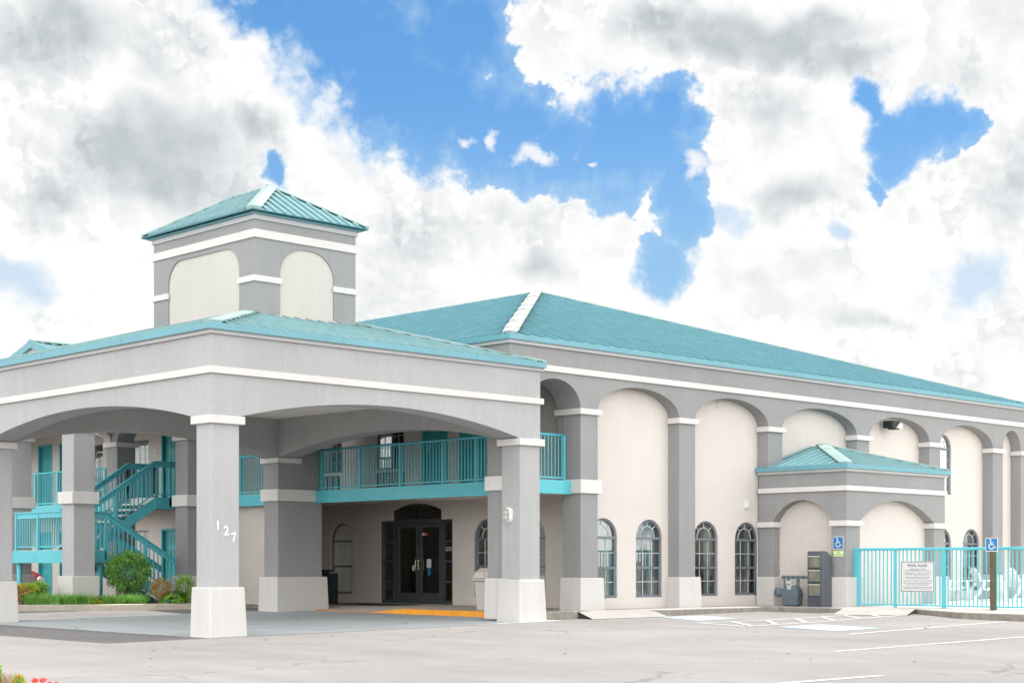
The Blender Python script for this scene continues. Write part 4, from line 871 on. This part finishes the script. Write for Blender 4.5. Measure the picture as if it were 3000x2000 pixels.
link('sign_border', MB().prism([rrect(.30, .14, .01), rrect(.284, .124, .008)], 'Y', -.005, -.002).mesh('sign_border', VANG), t, local=True)
link('sign_lettering', textmesh('VAN\nACCESSIBLE', .058, VANG, .001, bold=.0012, line=.95), t, (0, -.005, .012), local=True)
MB().box(33.25, 33.35, 18.735, 18.845, .2, 1.93).build('sign_post', WOODP, bevel=.008, label='square weathered wooden post with green stains standing before the teal fence', cat='post')
t = thing('pool_rules_sign', (33.815, 21.055, 1.03), 'white pool rules board with a black border hung on the teal fence', 'sign', rz=R(-90))
link('sign_face', MB().box(-.455, .455, -.004, .004, -.365, .365).mesh('sign_face', SIGNW), t, local=True)
link('sign_border', MB().prism([rect(-.445, .445, -.355, .355), rect(-.433, .433, -.343, .343)], 'Y', -.006, -.003).mesh('sign_border', INK), t, local=True)
link('sign_heading', textmesh('POOL RULES', .088, INK, .001, bold=.0006, spacing=1.08), t, (0, -.006, .235), local=True)
rules = ['HOURS: 9:00 am - 9:00 PM', 'POOL FOR REGISTERED GUESTS ONLY', '', 'No Lifeguard On Duty - Swim At Your Own Risk', 'NO DIVING - Maximum Pool Depth 5 feet', '', 'Non-Swimmers And Children Under 14 Must', 'Be Accompanied By A Responsible Adult', '', 'Glass Containers Prohibited. Do Not Bring Animals',
         '', 'Persons With Communicable Diseases Shall Not', 'Use Pool. Shower Before Entering Pool', '', 'Persons Under The Influence Of Alcohol Or Drugs', 'Shall Not Use Pool. No Running Or Horseplay']
z = .165
for i, r_ in enumerate(rules):
    if not r_: z -= .017; continue
    link('sign_text', textmesh(r_, .037 if i > 1 else .040, INKG, .001), t, (0, -.006, z), local=True); z -= .0375

def bulkhead(loc):
    t = thing('bulkhead_light', loc, 'white oval caged bulkhead light on the front right pier of the canopy', 'lamp', rz=R(-90))
    def ov(w, h, n=12): return rrect(w, h, w / 2 - .001, n)
    link('housing', MB().prism([ov(.21, .33)], 'Y', -.035, .01).mesh('housing', WHITEM), t, local=True, bevel=.008)
    link('lens', MB().prism([ov(.155, .275)], 'Y', -.10, -.03).mesh('lens', LENSD), t, local=True, bevel=.02)
    m = MB(); m.prism([ov(.17, .29), ov(.15, .27)], 'Y', -.075, -.03)
    for z in (-.06, .06): m.bar((-.08, -.108, z), (.08, -.108, z), .012, .012); m.bar((-.08, -.108, z), (-.08, -.03, z), .012, .012); m.bar((.08, -.108, z), (.08, -.03, z), .012, .012)
    for i in range(10): a = math.pi * i / 10; b = math.pi * (i + 1) / 10; m.tube((0, -.03 - .085 * math.sin(a), .15 * math.cos(a)), (0, -.03 - .085 * math.sin(b), .15 * math.cos(b)), .007, 6)
    link('cage', m.mesh('cage', WHITEM), t, local=True)
bulkhead((24.26, 25.12, 2.38))
t = thing('floodlight', (39.25, 25.22, 5.12), 'black box floodlight with a ribbed glass lens under the fifth arch', 'lamp')
link('housing', MB().prism([[(-.2, .0), (-.2, .2), (.16, .2), (.16, .15), (-.04, .0)]], 'Y', -.12, .2).mesh('housing', BLACKM), t, local=True, bevel=.008)
link('lens', MB().prism([[(.0, .01), (.15, .14), (.24, .14), (.24, .01)]], 'Y', -.15, .12).mesh('lens', LENS), t, local=True, bevel=.01)
link('bracket', MB().box(-.12, .15, -.1, .1, -.035, -.005).mesh('bracket', BLACKM), t, local=True)
t = thing('wall_box', (33.04, 25.55, 2.84), 'small square white electrical box on the cream wall left of the vestibule', 'wall box')
link('cover', MB().box(-.085, .085, -.05, 0, -.10, .10).mesh('cover', WHITEM), t, local=True, bevel=.012); link('lid_line', MB().prism([rect(-.065, .065, -.075, .075), rect(-.055, .055, -.065, .065)], 'Y', -.054, -.049).mesh('lid_line', EAVE), t, local=True)
MB().box(31.85, 32.02, 25.535, 25.56, 5.2, 5.36).build('access_plate', CREAM, label='small square cream painted plate high in the third arch recess', cat='wall plate', bevel=.004)

# gas meter
t = thing('gas_meter', (33.15, 24.2, .285), 'grey painted gas meter with regulator and pipes beside the newspaper rack', 'gas meter')
def gm(m, n, mat=METER, **k): return link(n, m.mesh(n, mat, **k), t, local=True, bevel=0)
body = MB(); prof = [(-.23, .10), (-.22, .03), (-.12, .0), (.12, .0), (.22, .03), (.24, .12), (.25, .34), (.20, .45), (.10, .52), (-.12, .52), (-.2, .45), (-.245, .33)]
body.prism([prof], 'X', -.12, .12); body.prism([[(a * .9, .03 + b * .9) for a, b in prof]], 'X', -.16, .16)
link('meter_body', body.mesh('meter_body', METER), t, local=True, bevel=.015)
m = MB()
for y in (-.17, .12): m.tube((0, y, .44), (0, y, .71), .032, 12); m.lathe((0, y, .52), [(.045, 0), (.045, .05)], 10); m.lathe((0, y, .60), [(.05, 0), (.05, .07)], 10)
m.tube((0, .27, .72), (0, -.62, .72), .033, 12)
for y in (.27, .12, -.02, -.17, -.32): m.tube((0, y - .03, .72), (0, y + .03, .72), .045, 10)
m.tube((0, .24, .72), (0, .24, .30), .026, 10); m.tube((0, .24, .36), (0, .38, .36), .03, 10); m.tube((0, -.6, .72), (.3, -.6, .72), .033, 10)
gm(m, 'pipe', smooth=False)
m = MB().lathe((-.06, .40, .34), [(.05, -.03), (.12, 0), (.125, .03), (.125, .05), (.11, .07), (.04, .09), (.035, .13)], 20, 'X'); gm(m, 'regulator', smooth=True)
m = MB().box(-.17, -.1, -.08, .04, .42, .53); m.box(-.16, -.08, -.09, .05, .55, .64); gm(m, 'dial_box', surf('meter_dial', (.42, .44, .40), .4, .05, 8))

# newspaper rack
t = thing('newspaper_rack', (33.2, 23.42, .285), 'tall grey newspaper rack with three clear windows beside the corner pier', 'newspaper rack')
m = MB(); m.prism([[(-.20, .0), (-.20, 1.36), (-.02, 1.36), (.20, 1.24), (.20, 0)]], 'Y', -.22, .22)
rk = link('cabinet', m.mesh('cabinet', DGREYM), t, local=True, bevel=.012)
m = MB()
for i in range(15): y = -.19 + i * .027; m.box(-.212, -.198, y, y + .012, .04, .2)
link('louvre', m.mesh('louvre', DGREYM), t, local=True)
for z in (.26, .605, .95):
    fr = link('window_frame', MB().prism([rect(-.195, .195, z - .02, z + .31), rect(-.165, .165, z + .02, z + .265)], 'X', -.225, -.198).mesh('window_frame', DGREYM), t, local=True)
    link('window', MB().prism([rect(-.165, .165, z + .02, z + .265)], 'X', -.209, -.199).mesh('window', surf('scratched_acrylic', (.17, .17, .13), .25, .25, 4, spec=.6)), t, local=True)
    link('handle', MB().box(-.235, -.222, -.17, .17, z + .268, z + .292).mesh('handle', surf('worn_handle_strip', (.5, .46, .4), .5, .1, 10)), t, local=True)
    m = MB()
    for i in range(7): y = -.16 + i * .05; m.box(-.232, -.22, y, y + .03, z - .012, z + .008)
    link('catch', m.mesh('catch', BLACKM), t, local=True)

# bins by the entrance, mat
t = thing('trash_can', (25.75, 27.35, .25), 'tall cream plastic trash can with a rounded hood beside the white pier', 'trash can')
def tap(m, z0, z1, a0, a1): return m.hexa([(-a0, -a0, z0), (a0, -a0, z0), (a0, a0, z0), (-a0, a0, z0)], [(-a1, -a1, z1), (a1, -a1, z1), (a1, a1, z1), (-a1, a1, z1)])
link('bin_body', tap(MB(), 0, .68, .20, .245).mesh('bin_body', BINC), t, local=True, bevel=.04)
m = MB(); tap(m, .68, .74, .27, .28); tap(m, .74, .92, .28, .22); tap(m, .92, .99, .22, .14); link('bin_hood', m.mesh('bin_hood', BINC), t, local=True, bevel=.03)
link('bin_flap', MB().hexa([(-.29, -.14, .76), (-.27, -.14, .76), (-.27, .14, .76), (-.29, .14, .76)], [(-.25, -.12, .90), (-.23, -.12, .90), (-.23, .12, .90), (-.25, .12, .90)]).mesh('bin_flap', surf('bin_flap_beige', (.5, .46, .41), .4)), t, local=True)
t = thing('ash_bin', (27.5, 35.55, .25), 'narrow black litter bin with a raised back behind the wide grey pier', 'litter bin')
link('bin_body', MB().box(-.16, .16, -.15, .15, 0, .84).mesh('bin_body', BLACKM), t, local=True, bevel=.01)
link('bin_top', MB().box(-.17, .17, .02, .17, .842, .93).mesh('bin_top', BLACKM), t, local=True, bevel=.01)
link('sand_tray', MB().box(-.1, .1, -.13, .01, .842, .86).mesh('sand_tray', METALB), t, local=True)
MB().box(26.9, 28.4, 32.7, 35.0, .25, .262).build('door_mat', MATM, label='dark rectangular door mat before the glass lobby doors', cat='door mat')

# pool chairs
def pool_chair():
    t = thing('pool_chair', (0, 0, 0), '', 'chair', 'white pool chairs')
    w = .29
    # side view profile: x forward, back leans to -x
    m = MB(); n = 7
    for i in range(n):
        y0 = -w + i * 2 * w / n + .006; y1 = -w + (i + 1) * 2 * w / n - .006; c = abs((i + .5) - n / 2) / (n / 2); top = .95 - .12 * c * c
        L_ = (top - .30); x0 = -.10; x1 = x0 - L_ * .42
        m.hexa([(x0, y0 * .8, .30), (x0 + .025, y0 * .8, .30), (x0 + .025, y1 * .8, .30), (x0, y1 * .8, .30)], [(x1, y0, top), (x1 + .025, y0, top), (x1 + .025, y1, top), (x1, y1, top)])
    bk = m.build('backrest', WHITEP, None); bk.parent = t
    m = MB()
    for z in (.42, .62, .80): x = -.10 - (z - .3) * .42; m.box(x - .03, x, -w * .97, w * .97, z - .025, z + .025)
    o = m.build('back_brace', WHITEP, None); o.parent = bk
    m = MB()
    for i in range(6): x = -.10 + i * .095; z = .29 + i * .018; m.box(x, x + .085, -w, w, z, z + .022)
    o = m.build('seat', WHITEP, None); o.parent = t
    for s in (-1, 1):
        o = MB().hexa([(-.32, s * .37 - .05, .55), (.48, s * .37 - .05, .56), (.48, s * .37 + .05, .56), (-.32, s * .37 + .05, .55)], [(-.32, s * .37 - .05, .575), (.48, s * .37 - .05, .585), (.48, s * .37 + .05, .585), (-.32, s * .37 + .05, .575)]).build('armrest', WHITEP, None, bevel=.01); o.parent = t
        o = MB().hexa([(.40, s * .33 - .02, 0), (.49, s * .33 - .02, 0), (.49, s * .33 + .02, 0), (.40, s * .33 + .02, 0)], [(.36, s * .33 - .02, .56), (.46, s * .33 - .02, .56), (.46, s * .33 + .02, .56), (.36, s * .33 + .02, .56)]).build('leg', WHITEP, None); o.parent = t
        o = MB().hexa([(-.50, s * .33 - .02, 0), (-.40, s * .33 - .02, 0), (-.40, s * .33 + .02, 0), (-.50, s * .33 + .02, 0)], [(-.16, s * .33 - .02, .56), (-.06, s * .33 - .02, .56), (-.06, s * .33 + .02, .56), (-.16, s * .33 + .02, .56)]).build('leg', WHITEP, None); o.parent = t
    return t
ch0 = pool_chair()
chl = ['white plastic pool chair nearest the pier, leftmost behind the fence', 'white plastic pool chair with its tall back upright, second from the left', 'white plastic pool chair leaning far back just left of the sign post', 'white plastic pool chair facing the wall, rightmost beyond the sign post']
for i, (x, y, a) in enumerate(((41.15, 24.6, -30), (41.9, 23.9, -38), (42.6, 23.2, -25), (42.9, 21.7, 40))):
    c = ch0 if i == 0 else copy_tree(ch0); c.location = (x, y, .292); c.rotation_euler = (0, 0, R(a)); c['label'] = chl[i]
t = thing('bucket', (41.3, 20.85, .292), 'small blue plastic bucket at the right edge beyond the fence', 'bucket')
link('pail', MB().lathe((0, 0, 0), [(.09, 0), (.11, .22), (.118, .22), (.118, .24), (.10, .24), (.09, .05)], 16).mesh('pail', BLUEPL), t, local=True)
link('rim', MB().lathe((0, 0, .225), [(.12, 0), (.124, .01), (.12, .02)], 16).mesh('rim', BLUEPL), t, local=True)
t = thing('pool_ladder_post', (40.0, 19.0, .292), '', ''); bpy.data.objects.remove(t)

# red car nose seen under the landing
t = thing('parked_car', (23.1, 46.9, .4), 'red car with only its rounded bonnet showing behind the shrubs', 'car')
z0 = .12
prof = [(-2.25, .35), (-2.27, .55), (-2.1, .68), (-1.6, .80), (-1.0, .92), (-.35, 1.34), (.1, 1.42), (.9, 1.40), (1.6, 1.12), (2.1, 1.02), (2.28, .9), (2.3, .4), (2.1, .25), (-2.1, .25)]
cb_ = MB().prism([prof], 'X', -.86, .86); cb_.v = [((x * (1 - .14 * max(0, (z - .85)) / .5) * (1 - .18 * max(0, (abs(y) - 1.6) / .7) ** 2)), y, z - z0) for x, y, z in cb_.v]
link('body', cb_.mesh('body', REDCAR), t, local=True, bevel=.07)
link('windscreen', MB().add([(-.66, -.98, .83), (.66, -.98, .83), (.6, -.40, 1.2), (-.6, -.40, 1.2)], [(0, 1, 2, 3)]).mesh('windscreen', GLASSD), t, local=True)
for x in (-.84, .84):
    for y in (-1.4, 1.45):
        wl_ = link('wheel', MB().lathe((x, y, .20), [(.2, -.1), (.32, -.1), (.32, .1), (.2, .1)], 20, 'X').mesh('wheel', RUBBER), t, local=True); link('rim', MB().lathe((x, y, .20), [(.2, -.08), (.2, .08)], 14, 'X').mesh('rim', METALB), wl_, local=True)
for x in (-.6, .6): link('headlight', MB().lathe((x, -2.24, .46), [(.09, -.04), (.11, .04)], 12, 'Y').mesh('headlight', LENS), t, local=True)

# ------------------------------------------------------------------ plants
def leafmesh(n, fn, size, asp=.45, seed=1, fold=.25):
    """n folded leaf faces; fn(rng) -> (position, outward direction)"""
    rg = random.Random(seed); m = MB()
    for _ in range(n):
        p, d = fn(rg); p = Vector(p); d = Vector(d).normalized(); s = size * rg.uniform(.6, 1.3)
        ax = (d + Vector((rg.uniform(-1, 1), rg.uniform(-1, 1), rg.uniform(-.5, 1))) * .8).normalized(); sd_ = ax.cross(Vector((rg.uniform(-1, 1), rg.uniform(-1, 1), rg.uniform(-1, 1)))).normalized(); up = sd_.cross(ax)
        a, b = p, p + ax * s; w = s * asp * .5
        m.add([a, p + ax * s * .45 + sd_ * w - up * w * fold, b, p + ax * s * .45 - sd_ * w - up * w * fold, ], [(0, 1, 2, 3)])
    return m
def ball(c, r, rg, shell=.7, lump=.12, seedv=0):
    while True:
        d = Vector((rg.gauss(0, 1), rg.gauss(0, 1), rg.gauss(0, 1)))
        if d.length > 1e-3: break
    d.normalize(); k = rg.uniform(shell, 1) + lump * math.sin(d.x * 7 + seedv) * math.cos(d.y * 6 + d.z * 5 + seedv)
    return (c[0] + d.x * r[0] * k, c[1] + d.y * r[1] * k, c[2] + d.z * r[2] * k), d
def bush(name, loc, r, n, size, mat, label, cat='shrub', group=None, seed=1, asp=.45, shell=.62, lump=.1, zc=None, twigs=10, tw=BARK):
    t = thing(name, loc, label, cat, group); zc = r[2] * 1.02 if zc is None else zc
    link('foliage', leafmesh(n, lambda rg: ball((0, 0, zc), r, rg, shell, lump, seed), size, asp, seed).mesh('foliage', mat, recalc=False), t, local=True)
    m = MB(); rg = random.Random(seed + 5)
    for i in range(twigs):
        a = rg.uniform(0, 6.28); k = rg.uniform(.3, .75); m.tube((rg.uniform(-.04, .04), rg.uniform(-.04, .04), -.05), (math.cos(a) * r[0] * k, math.sin(a) * r[1] * k, zc + r[2] * rg.uniform(-.2, .6)), .012, 5, .004)
    link('stem', m.mesh('stem', tw), t, local=True); return t
gb = .3
bush('round_bush', (22.15, 37.1, gb), (.56, .56, .52), 4600, .085, LEAF_D, 'large clipped ball shaped dark green bush before the teal staircase', seed=3, asp=.36, shell=.6, lump=.13, zc=.84, twigs=14)
bush('nandina_shrub', (19.35, 37.75, gb), (.36, .3, .22), 800, .075, LEAF_R, 'low reddish yellow shrub with bare stems left of the long grass', group='reddish shrubs', seed=5, zc=.30, twigs=40, tw=TWIG, shell=.4)
bush('nandina_shrub', (22.75, 36.5, gb), (.30, .28, .28), 700, .07, LEAF_R, 'small pinkish shrub right beside the round bush', group='reddish shrubs', seed=6, zc=.40, twigs=30, tw=TWIG, shell=.4)
bush('yellow_green_shrub', (19.72, 37.95, gb), (.32, .26, .13), 700, .07, LEAF_Y, 'yellow tipped green shrub in front of the red car bonnet', seed=8, zc=.40, twigs=14, shell=.4)
bush('evergreen_shrub', (20.15, 38.1, gb), (.3, .26, .26), 1300, .06, LEAF_M, 'dark green clipped shrub just left of the nearest stair pier', group='evergreen shrubs', seed=9, zc=.34, shell=.5)
bush('evergreen_shrub', (18.75, 38.6, gb), (.26, .26, .62), 1300, .09, LEAF_D, 'tall dark glossy leaved shrub against the round teal landing post', group='evergreen shrubs', seed=10, zc=.75, shell=.3)
bush('evergreen_shrub', (23.35, 36.35, gb), (.27, .25, .36), 1200, .055, LEAF_G, 'bright green upright clipped shrub behind the front pier', group='evergreen shrubs', seed=12, zc=.42, shell=.5)
def rosette(name, loc, n, size, mat, label, cat, group, seed, rad=.3, h=.3):
    t = thing(name, loc, label, cat, group); rg = random.Random(seed); m = MB()
    for i in range(n):
        a = rg.uniform(0, 6.28); k = rg.uniform(.1, 1) * rad; p = Vector((math.cos(a) * k, math.sin(a) * k, h * (1.05 - (k / rad) ** 2 * .7) * rg.uniform(.55, 1.1))); d = Vector((math.cos(a), math.sin(a), -.25 + rg.uniform(-.3, .5))).normalized(); sd_ = d.cross(Vector((0, 0, 1))).normalized(); s = size * rg.uniform(.7, 1.2); w = s * .36
        dn = Vector((0, 0, -s * .18)); m.add([p, p + d * s * .3 + sd_ * w, p + d * s * .7 + sd_ * w * .8 + dn * .4, p + d * s + dn, p + d * s * .7 - sd_ * w * .8 + dn * .4, p + d * s * .3 - sd_ * w, p + d * s * .5 - Vector((0, 0, s * .06))], [(0, 1, 6), (1, 2, 6), (2, 3, 6), (3, 4, 6), (4, 5, 6), (5, 0, 6)])
    link('foliage', m.mesh('foliage', mat, recalc=False), t, local=True)
    m = MB()
    for i in range(8): a = rg.uniform(0, 6.28); m.tube((0, 0, -.05), (math.cos(a) * rad * .6, math.sin(a) * rad * .6, h * .7), .008, 5, .004)
    link('stem', m.mesh('stem', LEAF_M), t, local=True); return t
rosette('hosta_plant', (21.05, 36.85, gb - .03), 110, .11, LEAF_Y, 'yellow green leafy plant between the two long grass clumps', 'plant', 'yellow leafed plants', 3, .26, .22)
rosette('hosta_plant', (22.98, 36.2, gb - .03), 190, .15, LEAF_G, 'broad leaved yellow green plant left of the bright clipped shrub', 'plant', 'yellow leafed plants', 4, .34, .34)
rosette('hosta_plant', (18.75, 37.95, gb - .03), 120, .12, LEAF_Y, 'low yellow green leafy plant at the foot of the teal landing post', 'plant', 'yellow leafed plants', 6, .26, .26)
def grass(loc, n, h, spread, label, seed):
    rg = random.Random(seed); m = MB()
    for i in range(n):
        bx, by = rg.uniform(-spread, spread), rg.uniform(-.18, .18); a = rg.uniform(0, 6.28); L_ = h * rg.uniform(.7, 1.25); w = .006; P_ = []
        ln = rg.uniform(.35, 1.0)
        for t in (0, .35, .7, 1.0): P_.append(Vector((bx + math.cos(a) * L_ * ln * t * t * .9, by + math.sin(a) * L_ * ln * t * t * .9, L_ * (t - ln * .45 * t * t))))
        sd_ = Vector((-math.sin(a), math.cos(a), 0)); k = len(m.v)
        for p, ww in zip(P_, (w, w * 1.1, w * .8, w * .1)): m.v += [tuple(p + sd_ * ww), tuple(p - sd_ * ww)]
        m.f += [(k + 2 * j, k + 2 * j + 1, k + 2 * j + 3, k + 2 * j + 2) for j in range(3)]
    return link('grass_clump', m.mesh('grass_clump', GRASSM, recalc=False), None, loc, R(-24), label=label, cat='ornamental grass', group='long grass clumps in the bed')
grass((20.05, 37.25, gb - .04), 1500, .40, .62, 'wide clump of long green blades left of and before the nearest stair pier', 21)
grass((20.75, 36.98, gb - .04), 700, .38, .28, 'clump of long bright blades at the foot of the nearest stair pier', 22)
grass((21.75, 36.62, gb - .04), 1500, .36, .55, 'clump of long green blades in front of the round bush', 23)
# near flower bed at the lower left corner
bush('border_shrub', (8.40, 16.93, -.13), (.085, .085, .13), 420, .06, LEAF_G, 'lime green shrub cut off by the left edge in the lower corner', seed=31, zc=.20, twigs=8, group='corner shrubs')
t = bush('border_shrub', (8.61, 16.72, -.13), (.055, .055, .075), 240, .04, LEAF_Y, 'small yellow green shrub right of the bare twigs in the lower corner', seed=32, zc=.14, twigs=6, group='corner shrubs')
m = MB(); rg = random.Random(4)
for i in range(170):
    a = rg.uniform(0, 6.28); k = rg.uniform(.02, .16); p = Vector((rg.uniform(-.07, .07), rg.uniform(-.07, .07), 0)); q = p + Vector((math.cos(a) * k * .7, math.sin(a) * k * .7, rg.uniform(.10, .26))); m.tube(p, q, .004, 4, .0015)
    for j in range(2): s_ = p.lerp(q, rg.uniform(.4, .9)); m.tube(s_, s_ + Vector((rg.uniform(-.04, .04), rg.uniform(-.04, .04), rg.uniform(0, .06))), .002, 3, .001)
link('twig_shrub', m.mesh('twig_shrub', TWIG), None, (8.50, 16.83, -.13), label='bare tan twiggy shrub in the lower left corner', cat='shrub')
def flower(loc, label, s=1.0, seed=1):
    t = thing('flower_plant', loc, label, 'flowers', 'red flowers in the lower left corner'); rg = random.Random(seed)
    m = leafmesh(150, lambda r_: ball((0, 0, .17 * s), (.032 * s, .032 * s, .024 * s), r_, .3, 0), .018 * s, .8, seed); link('flower_head', m.mesh('flower_head', PETAL, recalc=False), t, local=True)
    m = leafmesh(60, lambda r_: ball((0, 0, .07 * s), (.035, .035, .04), r_, .3, 0), .03, .5, seed + 1); m.tube((0, 0, -.05), (0, 0, .15 * s), .004, 5); link('foliage', m.mesh('foliage', LEAF_M, recalc=False), t, local=True)
for i, (x, y, z, s, l) in enumerate(((8.74, 16.60, -.135, .95, 'red flower cluster just right of the small yellow green shrub'), (8.80, 16.54, -.13, .95, 'pinkish red flower head, second of the row in the corner'), (8.855, 16.49, -.145, .8, 'orange red flower head, third of the row in the corner'), (8.91, 16.43, -.145, .8, 'orange red flower head at the right end of the corner row'), (8.60, 16.71, -.05, .7, 'pale red flower rising out of the small yellow green shrub'))): flower((x, y, z), l, s, 40 + i)
MB().prism([[(6.5, 17.6), (8.1, 17.9), (8.75, 16.9), (9.5, 15.9), (9.2, 14.5), (6.5, 14.5)]], 'Z', -.4, -.125).build('flower_bed', MULCH, kind='structure')
# fallen leaves on the asphalt
rg = random.Random(77); lm = MB().add([(-.03, 0, .004), (-.005, -.014, .01), (.035, 0, .005), (-.005, .014, .012)], [(0, 1, 2, 3)]).mesh('fallen_leaf', LITTER, recalc=False); lm2 = lm.copy(); lm2.materials.clear(); lm2.materials.append(LEAF_Y)
for i in range(46):
    d_ = rg.uniform(22, 34); a = rg.uniform(-.27, .27); x = d_ * (math.cos(HEAD) + a * math.sin(HEAD)); y = d_ * (math.sin(HEAD) - a * math.cos(HEAD))
    if y > 24.0 or (x > 30 and y > 15): continue
    o = link('fallen_leaf', lm if i % 3 else lm2, None, (x, y, gz(x, y)), rg.uniform(0, 6.28), label=('tiny brown dry leaf' if i % 3 else 'tiny yellowish leaf') + ' lying on the pale asphalt', cat='leaf', group='fallen leaves scattered on the asphalt'); o.scale = (rg.uniform(.8, 1.6),) * 3

# trees across the road behind the viewpoint, mirrored in the windows
def tree(loc, h, r, label, seed):
    t = thing('tree', loc, label, 'tree', 'trees across the road'); rg = random.Random(seed); m = MB(); m.tube((0, 0, -.3), (0, 0, h * .45), .22, 8, .13)
    tips = []
    for i in range(7): a = i * .9; q = (math.cos(a) * r * .55, math.sin(a) * r * .55, h * rg.uniform(.55, .85)); m.tube((0, 0, h * .3 + i * .1), q, .09, 6, .03); tips.append(q)
    link('trunk', m.mesh('trunk', BARK), t, local=True)
    def f(rg_): q = rg_.choice(tips + [(0, 0, h * .8)]); return ball(q, (r * .5, r * .5, h * .2), rg_, .35, .15, seed)
    link('crown', leafmesh(2600, f, .42, .6, seed).mesh('crown', LEAF_T, recalc=False), t, local=True); return t
t0 = tree((-30, 64, -.5), 8.5, 3.6, 'leafy green tree left of the viewpoint', 61)
for i, (x, y, l) in enumerate(((-38, 40, 'leafy green tree further left behind the viewpoint'), (-36, 16, 'leafy green tree to the rear left of the viewpoint'), (12, -16, 'leafy green tree directly behind the viewpoint'), (22, -10, 'leafy green tree to the rear right of the viewpoint'), (33, -13, 'leafy green tree across the road from the tall arches'), (45, -14, 'leafy green tree across the road from the pool'))):
    c = copy_tree(t0); c.location = (x, y, gz(x, y) - .1); c.rotation_euler = (0, 0, i * 1.3); c['label'] = l
